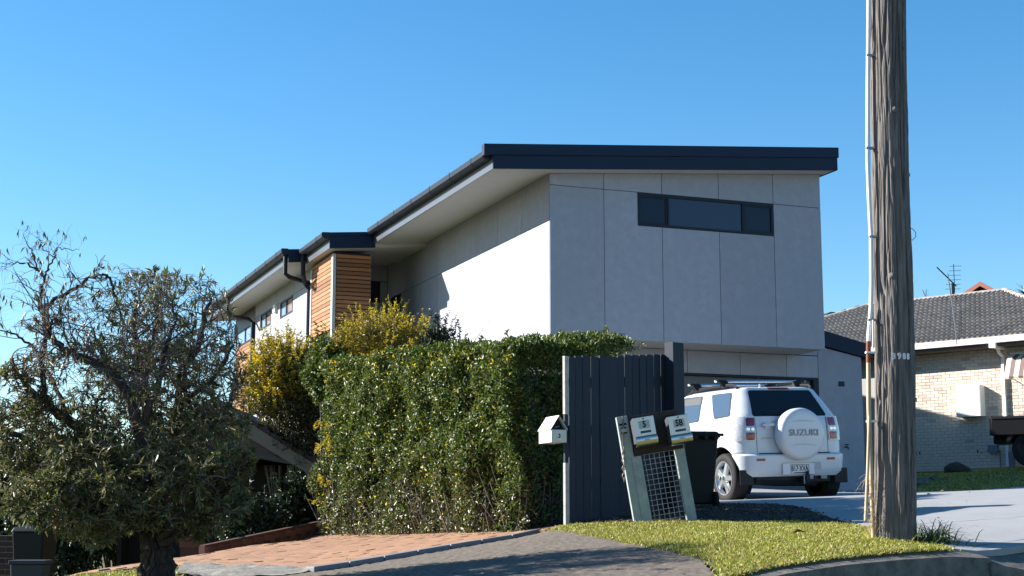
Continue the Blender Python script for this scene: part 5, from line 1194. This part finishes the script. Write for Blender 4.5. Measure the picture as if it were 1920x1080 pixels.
# loose golden shrubs behind: a cloud of upright sprigs over a dark core
def shrub(label, cu, cv, Y, ru, rv, nspr, gold, cat="shrub", group=None, name="golden_shrub", base_v=985, L=(.03, .05), inner=9000, green=None, top_mt=None, nst=26):
    c = at(cu, cv, Y); s = Y / FPX; rx, rz = ru * s, rv * s; ry = rx * .8; g0 = at(cu, base_v, Y)
    t = thing(name, label, cat, (c.x, Y, g1(c.x, Y)), group=group)
    n = inner; d = unit(RNG.normal(size=(n, 3))); rr = (RNG.random(n) ** .45)[:, None]; lump = .75 + .5 * vnoise(d[:, 0] * 3 + 9, d[:, 2] * 3 + 5, int(cu) % 97)[:, None]
    P = np.array(c) + d * rr * lump * np.array([rx, ry, rz]); Ls = RNG.uniform(*L, n); leaf_mesh("leaves", P, unit(d + RNG.normal(size=(n, 3)) * .8), unit(d + RNG.normal(size=(n, 3)) * .7 + np.array([0, 0, .4])), Ls, Ls * .5, green or L_GOLDGREEN, t)
    lst = []; lg = []
    for k in range(nspr):
        dd = unit(RNG.normal(size=3) + np.array([0, -.3, .45])); P0 = np.array(c) + dd * np.array([rx, ry, rz]) * random.uniform(.6, .95); hh = random.uniform(.14, .34) * (.55 + .7 * max(dd[2], 0))
        (lst if random.random() < gold else lg).append(sprig(P0, hh, (dd[0] * .18 + random.gauss(0, .05), dd[1] * .15, 0), 34, None, None, L, stem=.004))
    if lst: sprigs(lst, top_mt or L_YELLOW, t, "new_leaves", .5)
    if lg: sprigs(lg, green or L_GOLDGREEN, t, "shoot_leaves", .5)
    segs = []
    gb = np.array([c.x, Y, g1(c.x, Y) - .05])
    for k in range(nst):
        dd = unit(RNG.normal(size=3) + np.array([0, 0, .5])); e = np.array(c) + dd * np.array([rx, ry, rz]) * .75; mid = gb * .45 + e * .55 + RNG.normal(0, .08, 3) * np.array([1, 1, .3])
        tt = np.linspace(0, 1, 7)[:, None]; pts = gb * (1 - tt) ** 2 + 2 * mid * tt * (1 - tt) + e * tt ** 2; segs.append((pts + RNG.normal(0, .01, pts.shape), np.linspace(.016, .004, 7)))
    tube_mesh("stems", segs, M_TWIG, t, 5, None); return t
S1 = shrub("golden shrub in front of the white wing wall, left of the hedge", 534, 724, 21.4, 84, 88, 250, .76, base_v=1000, inner=14000, L=(.035, .06))
gold_cluster("top_shoots", S1, [(530, 655, 21.6, 8, 14, .22), (500, 678, 21.5, 6, 12, .16), (470, 712, 21.5, 8, 12, .14), (482, 760, 21.5, 7, 14, .12), (560, 690, 21.6, 6, 12, .15), (516, 740, 21.3, 8, 20, .12), (590, 690, 20.6, 7, 14, .12), (612, 660, 20.4, 7, 12, .12), (640, 668, 20.4, 7, 12, .12), (628, 700, 20.0, 6, 14, .10), (470, 690, 21.5, 6, 10, .14), (660, 700, 19.6, 6, 12, .09)])
S1b = shrub("dark twiggy shrub under the golden one above the gable end", 568, 805, 21.2, 58, 80, 90, .05, name="dark_shrub", inner=9500, green=leafmat("brown_leaf", [(.035, .025, .014), (.06, .045, .02), (.05, .06, .015), (.10, .075, .02)], .5, .2))
S2 = shrub("wide golden shrub rising behind the clipped hedge under the cedar bay", 715, 668, 20.9, 108, 66, 280, .72, inner=11000)
gold_cluster("top_shoots", S2, [(741, 590, 20.8, 5, 5, .25), (733, 610, 20.8, 7, 8, .2), (698, 606, 20.8, 3, 4, .24), (716, 612, 20.8, 3, 5, .2), (660, 628, 20.8, 5, 8, .16), (690, 640, 20.6, 8, 12, .14), (765, 625, 20.8, 4, 8, .2), (640, 650, 20.6, 5, 10, .12), (702, 690, 19.0, 9, 13, .10), (722, 700, 18.9, 6, 12, .10), (690, 712, 18.8, 5, 10, .08), (800, 612, 20.4, 6, 5, .22), (805, 640, 20.3, 5, 6, .16), (775, 660, 20, 6, 14, .1)])
S3 = shrub("dark glossy green shrub at the left end of the clipped hedge", 612, 700, 20.4, 42, 58, 30, .04, name="green_shrub", L=(.05, .075), green=L_HEDGE, inner=5200, nst=5)
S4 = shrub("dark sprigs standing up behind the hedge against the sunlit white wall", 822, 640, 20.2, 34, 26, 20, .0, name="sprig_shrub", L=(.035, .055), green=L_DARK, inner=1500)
lst = []
for u, v0, v1, du in ((818, 640, 588, 3), (850, 640, 600, 10), (835, 650, 612, -8), (806, 650, 622, -5), (870, 655, 625, 6), (862, 640, 606, 0)):
    p, q = at(u, v0, 20.0), at(u + du, v1, 20.0); lst.append(sprig(tuple(p), q.z - p.z, (q.x - p.x, 0, 0), 70, None, None, (.03, .055), stem=.006))
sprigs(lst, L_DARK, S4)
lst = []
p, q = at(880, 668, 19.5), at(925, 598, 19.5); lst.append(sprig(tuple(p), q.z - p.z, (q.x - p.x, 0, 0), 40, None, None, (.015, .03), stem=.004)); sprigs(lst, L_YELLOW, S4, "new_leaves")
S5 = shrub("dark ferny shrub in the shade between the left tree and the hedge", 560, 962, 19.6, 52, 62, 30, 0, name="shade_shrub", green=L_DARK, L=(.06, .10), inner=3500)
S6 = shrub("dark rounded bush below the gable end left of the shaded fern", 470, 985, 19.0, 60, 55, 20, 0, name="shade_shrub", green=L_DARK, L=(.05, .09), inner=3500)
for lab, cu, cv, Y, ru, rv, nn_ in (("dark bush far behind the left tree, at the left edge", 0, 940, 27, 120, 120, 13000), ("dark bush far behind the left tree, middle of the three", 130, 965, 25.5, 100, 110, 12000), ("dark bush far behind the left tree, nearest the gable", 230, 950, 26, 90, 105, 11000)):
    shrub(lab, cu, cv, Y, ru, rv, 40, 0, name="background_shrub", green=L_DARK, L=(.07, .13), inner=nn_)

# ------------------------------------------------------------------ old bottlebrush-like tree at the left
TY = 11.8; TR = thing("gnarled_tree", "gnarled half bare tree with narrow olive leaves in front of the low house", "tree", (at(297, 1080, TY).x, TY, g1(at(297, 1080, TY).x, TY)))
def pl(lst): return np.array([tuple(at(u, v, TY + dy)) for u, v, dy in lst])
LIMB = [  # points (u, v, depth offset), r0, r1
    ([(297, 1125, 0), (296, 1080, 0), (295, 1035, 0), (290, 985, .02), (286, 940, .05)],   .140, .108),
    ([(292, 1000, 0), (275, 930, .1), (235, 890, .15), (190, 830, .1), (130, 790, 0), (88, 755, -.1), (57, 730, -.15), (36, 700, -.2), (22, 672, -.2)], .095, .024),
    ([(100, 765, -.1), (84, 740, -.15), (80, 700, -.2), (84, 650, -.2), (84, 605, -.2), (77, 575, -.2), (75, 556, -.2), (83, 525, -.2)], .040, .018),
    ([(83, 525, -.2), (70, 508, -.2), (48, 494, -.25), (22, 494, -.3), (2, 500, -.3)], .016, .003),
    ([(69, 507, -.2), (62, 480, -.15), (52, 458, -.1), (44, 438, -.1)], .012, .003),
    ([(83, 525, -.2), (92, 502, -.2), (100, 480, -.2), (106, 468, -.2), (122, 466, -.25), (148, 468, -.25)], .014, .003),
    ([(100, 482, -.2), (84, 468, -.2), (74, 450, -.2), (68, 444, -.2)], .007, .002),
    ([(84, 577, -.2), (105, 562, -.25), (140, 540, -.3), (165, 520, -.3), (190, 514, -.3), (206, 522, -.3), (214, 550, -.3), (228, 594, -.25), (240, 640, -.2)], .026, .010),
    ([(288, 960, .05), (272, 880, -.2), (262, 800, -.35), (235, 725, -.45), (200, 690, -.5), (150, 672, -.5), (112, 650, -.5), (93, 625, -.5), (92, 608, -.5), (104, 597, -.5)], .085, .014),
    ([(288, 960, .05), (276, 850, .2), (278, 770, .3), (262, 690, .3), (252, 640, .3), (250, 590, .3), (264, 540, .3)], .08, .014),
    ([(294, 970, .0), (318, 860, .0), (334, 760, .1), (345, 690, .1), (374, 640, .2), (384, 590, .2), (402, 548, .2)], .085, .012),
    ([(300, 1010, -.1), (340, 970, -.3), (400, 930, -.4), (440, 890, -.45), (460, 850, -.5)], .055, .012),
    ([(302, 1020, -.1), (350, 1000, -.2), (400, 975, -.3), (440, 945, -.3)], .045, .012),
    ([(296, 930, .0), (350, 850, .3), (405, 790, .4), (436, 740, .4), (452, 690, .4)], .06, .012),
    ([(282, 960, .0), (200, 915, .3), (120, 880, .4), (60, 832, .4), (0, 800, .4), (-50, 780, .4)], .07, .02),
    ([(284, 980, .0), (200, 950, -.3), (120, 935, -.4), (50, 930, -.5)], .05, .012),
    ([(262, 800, -.35), (300, 720, -.5), (310, 660, -.5), (330, 600, -.5), (320, 555, -.4)], .045, .010),
    ([(334, 760, .1), (390, 720, -.1), (420, 680, -.2), (440, 640, -.2)], .04, .010),
    ([(278, 770, .3), (230, 720, .4), (190, 660, .4), (170, 610, .4)], .04, .010),
    ([(130, 790, 0), (90, 700, .3), (60, 650, .3), (30, 630, .3), (-20, 610, .3)], .03, .006),
    ([(262, 690, .3), (290, 640, .2), (296, 580, .1), (300, 540, .1)], .03, .008),
]
OUT = [(-60, 700), (0, 690), (24, 660), (70, 640), (110, 590), (135, 535), (160, 510), (220, 498), (300, 505), (340, 512), (380, 508), (430, 545), (440, 590), (456, 640), (470, 740), (474, 860), (462, 960), (400, 1004), (340, 1012), (320, 1000), (240, 1000), (180, 1035), (100, 1010), (60, 985), (0, 960), (-60, 950)]
def smooth_line(p, k=5):
    t = np.arange(len(p)); tt = np.linspace(0, len(p) - 1, (len(p) - 1) * k + 1); q = np.stack([np.interp(tt, t, p[:, i]) for i in range(3)], 1)
    for _ in range(2): q[1:-1] = (q[:-2] + 2 * q[1:-1] + q[2:]) / 4
    return q
limbs = []; trunk = None
for i, (pts, r0, r1) in enumerate(LIMB):
    q = smooth_line(pl(pts)); q[1:-1] += RNG.normal(0, .008, q[1:-1].shape); r = np.linspace(r0, r1, len(q)) * (1 + RNG.normal(0, .05, len(q)))
    limbs.append((q, r * (1 if i == 0 else .66)))
# trunk with furrowed bark
q, r = limbs[0]; nT, nZ = 150, 170; tt = np.linspace(0, 1, nZ); sidx = np.linspace(0, 1, len(q)); C_ = np.stack([np.interp(tt, sidx, q[:, k]) for k in range(3)], 1); R_ = np.interp(tt, sidx, np.linspace(.142, .11, len(q))) * (1 + .35 * np.exp(-tt / .12))
TT, ZZ = np.meshgrid(np.linspace(0, 2 * np.pi, nT, endpoint=False), tt); u_ = TT / (2 * np.pi); wp = vnoise(u_ * 8, ZZ * 5, 71, 8)
b1 = np.abs(2 * vnoise(u_ * 22 + wp * 2, ZZ * 5 + wp, 72) - 1); b2 = np.abs(2 * vnoise(u_ * 50 + wp * 3, ZZ * 12, 73) - 1)
RR = R_[:, None] * (1 + .14 * (vnoise(u_ * 5, ZZ * 3, 74, 5) - .5)) - .030 * np.exp(-(b1 / .22) ** 2) - .012 * np.exp(-(b2 / .3) ** 2) + .010 * vnoise(u_ * 90, ZZ * 40, 75)
idx = np.arange(nT * nZ).reshape(nZ, nT); r_ = np.roll(idx, -1, 1)
V_ = np.stack([C_[:, 0:1] + RR * np.cos(TT), C_[:, 1:2] + RR * np.sin(TT), np.repeat(C_[:, 2:3], nT, 1)], -1).reshape(-1, 3); np_mesh("trunk", V_, np.stack([idx[:-1], r_[:-1], r_[1:], idx[1:]], -1).reshape(-1, 4), M_BARK, TR, smooth=True)
for q, r in limbs[1:]: tube_mesh("limb", [(q, r)], M_BARK, TR, 9, None)
twigs = []; LP, LD, TP, TD = [], [], [], []
def inside(p):
    u, v = px(p[None]); return poly_in(np.stack([u, v], 1), OUT)[0]
def green_at(u, v):
    "how leafy the crown is: sparse and bare high up at the left, thick lower down"
    g_ = np.interp(v, [480, 560, 640, 720, 800, 900, 1020], [.12, .10, .08, .13, .42, .9, 1.0])
    if u < 250 and v < 690: g_ *= .25 if u < 180 else .5
    if u < 135 and v < 640: g_ = 0
    return g_
def grow(p, d, L, r, lev):
    k = 6 if lev < 2 else 4; pts = [p]; dd = d.copy()
    for i in range(k):
        dd = unit(dd + RNG.normal(0, .22, 3) + np.array([0, 0, .05 if lev < 2 else -.07])); pts.append(pts[-1] + dd * L / k)
    pts = np.array(pts); u, v = px(pts); e = poly_in(np.stack([u, v], 1), OUT)
    if not e[-1] and lev > 0 and not (u[-1] < 240 and v[-1] < 620):
        if not e[len(e) // 2]: return
        pts = pts[:len(e) // 2 + 1]
    twigs.append((pts, np.linspace(r, r * .45, len(pts)))); uu, vv = float(u[-1]), float(v[-1]); gr = green_at(uu, vv)
    if lev < 3:
        for _ in range((4, 4, 3)[lev]):
            j = random.randint(1, len(pts) - 1); nd = unit(dd + RNG.normal(0, .75, 3)); grow(pts[j], nd, L * random.uniform(.45, .75), r * .6, lev + 1)
    if lev >= 2:
        if random.random() < gr:
            n = random.randint(9, 16)
            for _ in range(n):
                t = random.random() ** .7; j = min(int(t * (len(pts) - 1)), len(pts) - 2); f = t * (len(pts) - 1) - j; LP.append(pts[j] * (1 - f) + pts[j + 1] * f); LD.append(unit(dd * .7 + RNG.normal(0, .55, 3)))
            if random.random() < .22:
                for _ in range(9): TP.append(pts[-1] + RNG.normal(0, .008, 3)); TD.append(unit(dd + RNG.normal(0, .5, 3)))
        elif random.random() < .25:
            for _ in range(2): LP.append(pts[-1]); LD.append(unit(np.array([0, 0, -1.]) + RNG.normal(0, .25, 3)))
for i, (q, r) in enumerate(limbs[1:]):
    nq = len(q); a0 = int(nq * (.12 if i in (1, 2, 3, 4, 5, 6) else .28)); ns = max(5, int(np.linalg.norm(np.diff(q, axis=0), axis=1).sum() / .055))
    for _ in range(ns):
        j = random.randint(a0, nq - 1); tdir = unit(q[min(j + 1, nq - 1)] - q[max(j - 1, 0)]); nd = unit(tdir * .6 + RNG.normal(0, .75, 3) + np.array([0, -.05, .15])); bare = i in (1, 2, 3, 4, 5, 6)
        grow(q[j], nd, random.uniform(.14, .24) if bare else random.uniform(.20, .42), min(r[j] * .45, .009 if not bare else .005), 1 if not bare else 2)
def droop_sprig(p, L, nl, r=.003):
    d = unit(RNG.normal(0, 1, 3) + np.array([0, -.2, .2])); k = 5; pts = [p]
    for i in range(k): d = unit(d + RNG.normal(0, .25, 3) + np.array([0, 0, -.08])); pts.append(pts[-1] + d * L / k)
    pts = np.array(pts); u, v = px(pts)
    if not poly_in(np.stack([u, v], 1), OUT).all(): return
    twigs.append((pts, np.linspace(r, r * .5, k + 1)))
    for _ in range(nl): t = random.random() * .98 * k; j = int(t); f = t - j; LP.append(pts[j] * (1 - f) + pts[j + 1] * f); LD.append(unit(d * .6 + RNG.normal(0, .6, 3)))
c_ = np.array(at(265, 880, TY))
for _ in range(720):
    q = RNG.normal(0, 1, 3); q = unit(q) * RNG.random() ** .4; droop_sprig(c_ + q * np.array([.86, .75, .60]), random.uniform(.14, .28), random.randint(8, 15))
c_ = np.array(at(275, 690, TY))
for _ in range(900):
    q = unit(RNG.normal(0, 1, 3)) * RNG.random() ** .4; droop_sprig(c_ + q * np.array([.80, .7, .75]), random.uniform(.15, .30), (random.random() < .13) * random.randint(4, 10), .0024)
c_ = np.array(at(170, 965, TY))
for _ in range(420):
    q = unit(RNG.normal(0, 1, 3)) * RNG.random() ** .4; droop_sprig(c_ + q * np.array([.62, .5, .28]) + np.array([0, -.25, 0]), random.uniform(.12, .24), random.randint(9, 15))
print("tree twigs", len(twigs), "leaves", len(LP))
tube_mesh("twigs", twigs, M_TWIG, TR, 3)
LP = np.array(LP); LD = np.array(LD); n = len(LP); Ls = RNG.uniform(.04, .08, n); leaf_mesh("crown", LP, LD, unit(RNG.normal(size=(n, 3)) + np.array([0, 0, .5])), Ls, Ls * .24, L_TREE, TR)
TP = np.array(TP); TD = np.array(TD); n = len(TP); Ls = RNG.uniform(.04, .07, n); leaf_mesh("crown_tips", TP, TD, unit(RNG.normal(size=(n, 3)) + np.array([0, 0, .5])), Ls, Ls * .22, L_TREE_NEW, TR)

# ------------------------------------------------------------------ lawn, tufts, litter
def rand_in(poly, n):
    P = np.array(poly); lo, hi = P.min(0), P.max(0); out = np.zeros((0, 2))
    while len(out) < n: q = lo + (hi - lo) * RNG.random((n * 2, 2)); out = np.vstack([out, q[poly_in(q, poly)]])
    return out[:n]
def lawn(name, poly, n, mt, Lr=(.025, .05), W=.006, dz=.012, clump=True, label=None):
    q = rand_in(poly, n)
    if clump: k = vnoise(q[:, 0] * 5, q[:, 1] * 5, 61); q = q[RNG.random(len(q)) < .45 + .7 * k]
    q = q + RNG.normal(0, .025, q.shape); n = len(q); P = np.stack([q[:, 0], q[:, 1], gz(q[:, 0], q[:, 1]) + dz], 1); th = RNG.uniform(0, 2 * np.pi, n); el = RNG.uniform(.35, 1.35, n)
    D = np.stack([np.cos(th) * np.cos(el), np.sin(th) * np.cos(el), np.sin(el)], 1); L = RNG.uniform(*Lr, n) * (.7 + .6 * vnoise(q[:, 0] * 3, q[:, 1] * 3, 62)); V, F = blades(P, D, L, np.full(n, W), .35, 2)
    o = np_mesh(name, V, F, mt); tag(o, label, "grass", kind="stuff"); return o
def shrink(poly, k): c = np.mean(np.array(poly), 0); return [tuple(c + (np.array(p) - c) * k) for p in poly]
lawn("lawn_grass", shrink(LAWN, 1.0), 90000, L_GRASS, (.03, .055), .0075, label="sunlit yellow green grass between apron, bed and kerb")
lawn("dry_grass", LAWN, 26000, L_STRAW, (.02, .05), .006, label="dry straw coloured blades among the verge grass")
lawn("left_grass", shrink(VERGE, .97), 26000, L_GRASS, (.03, .06), .008, label="grass at the foot of the left tree")
FARL = [xy(1724, 925, 27.75), xy(1925, 913, 27.75), (15.5, 27.5), (16, 38), (13.5, 39.2), xy(1826, 883, 39.4), xy(1715, 888, 39)]
drape("far_lawn", FARL, M_GROUND, .012, 1.0)
lawn("far_grass", FARL, 26000, L_GRASS, (.05, .09), .014, label="grass slope below the cream brick house")
def tuft(label, c, n, spread, Lr, W, mt, droop=.5, el=(.5, 1.4), name="grass_tuft"):
    t = thing(name, label, "grass tuft", c); th = RNG.uniform(0, 2 * np.pi, n); e = RNG.uniform(*el, n); D = np.stack([np.cos(th) * np.cos(e), np.sin(th) * np.cos(e), np.sin(e)], 1)
    P = np.array(c) + np.stack([RNG.normal(0, spread, n), RNG.normal(0, spread, n), np.zeros(n)], 1); P[:, 2] = gz(P[:, 0], P[:, 1]); V, F = blades(P, D, RNG.uniform(*Lr, n), np.full(n, W), droop, 4); tag(np_mesh("blades", V, F, mt, t), kind="stuff"); return t
tuft("dark green grass tuft at the right foot of the power pole", gp(pb.x + .27, pb.y - .05), 230, .085, (.16, .48), .008, L_GRASS2, .6)
tuft("short bright weeds at the left foot of the power pole", gp(pb.x - .2, pb.y - .22), 260, .10, (.05, .12), .007, L_GRASS, .4)
tuft("small green weed growing through the brick paving", gp(-1.45, 13.75), 26, .03, (.04, .1), .012, L_GRASS2, .5)
tuft("tiny weed on the brick paving left of the larger weed", gp(-1.95, 14.2), 12, .03, (.03, .06), .008, L_GRASS2, .5)
ST = thing("straw_clump", "dry straw clump caught between the conduits and the pole", "straw", gp(pb.x - .22, pb.y)); n = 170; z0 = RNG.uniform(.10, .50, n); th = RNG.uniform(0, 2 * np.pi, n); e = RNG.uniform(-1.2, .6, n)
P = np.array(pb) + np.stack([-.19 + RNG.normal(0, .025, n), -.07 + RNG.normal(0, .025, n), z0], 1); D = np.stack([np.cos(th) * np.cos(e), np.sin(th) * np.cos(e), np.sin(e)], 1); V, F = blades(P, D, RNG.uniform(.05, .13, n), np.full(n, .0035), .4, 3); tag(np_mesh("stalks", V, F, L_STRAW, ST), kind="stuff")
# litter of dead leaves on the bed and under the hedge
q = np.vstack([rand_in(BED, 2600), rand_in([tuple(HB + Vector((-.1, -.15))), tuple(HA + Vector((-.2, -.2))), tuple(HC), tuple(HA + inn), tuple(HB + inn)], 1500)]); n = len(q); P = np.stack([q[:, 0], q[:, 1], gz(q[:, 0], q[:, 1]) + .018], 1); th = RNG.uniform(0, 2 * np.pi, n)
L_LITTER = leafmat("dead_leaf", [(.10, .07, .045), (.16, .11, .07), (.06, .045, .03)], .8, .1)
V_ = RNG.uniform(.02, .05, n); lo_ = leaf_mesh("leaf_litter", P, np.stack([np.cos(th), np.sin(th), RNG.uniform(0, .5, n)], 1), unit(np.array([0, 0, 1.]) + RNG.normal(size=(n, 3)) * .5), V_, V_ * .5, L_LITTER, None); lo_["label"] = "dead leaves on the garden bed"; lo_["category"] = "leaf litter"
q = rand_in([tuple(v) for v in DRIVE], 900); q = q[q[:, 1] < 27][:130]; n = len(q); P = np.stack([q[:, 0], q[:, 1], gz(q[:, 0], q[:, 1]) + .026], 1); th = RNG.uniform(0, 2 * np.pi, n); V_ = RNG.uniform(.02, .06, n)
lo_ = leaf_mesh("driveway_litter", P, np.stack([np.cos(th), np.sin(th), RNG.uniform(0, .5, n)], 1), unit(np.array([0, 0, 1.]) + RNG.normal(size=(n, 3)) * .5), V_, V_ * .6, L_LITTER, None); lo_["label"] = "scattered bits of dry leaf on the concrete driveway"; lo_["category"] = "leaf litter"
p = gp(at(1498, 1026, 11.6).x, 11.6, .04); DL = thing("dead_leaf", "curled brown dead leaf lying on the sunlit grass", "leaf", p)
m = MB(); m.add([(-.05, 0, 0), (-.01, -.02, .03), (.06, .0, .01), (.0, .025, .035), (.0, 0, .012)], [(0, 1, 4), (1, 2, 4), (2, 3, 4), (3, 0, 4)]); m.build("blade", mat("dead_leaf_brown", (.09, .06, .04), .8), DL)
for lab, u, v, Y, rr in (("large rough rock on the shaded grass by the brick house, next to the pole", 1727, 905, 32, .22), ("flat brown log stump in the shade against the brick house wall", 1795, 886, 38, .34), ("small rough rock on the shaded grass right of the larger rock", 1752, 899, 34, .12)):
    p = at(u, v, Y); p.z = g1(p.x, p.y) + .05; bm = bmesh.new(); bmesh.ops.create_icosphere(bm, subdivisions=2, radius=rr)
    for v_ in bm.verts: v_.co *= 1 + random.gauss(0, .08)
    for v_ in bm.verts: v_.co.z *= .6
    nm = "tree_stump" if "stump" in lab else "garden_rock"; me = bpy.data.meshes.new(nm); bm.to_mesh(me); bm.free(); me.materials.append(M_BARK if "stump" in lab else M_KERB); o = link(nm, me, None, p); tag(o, lab, "stump" if "stump" in lab else "rock")
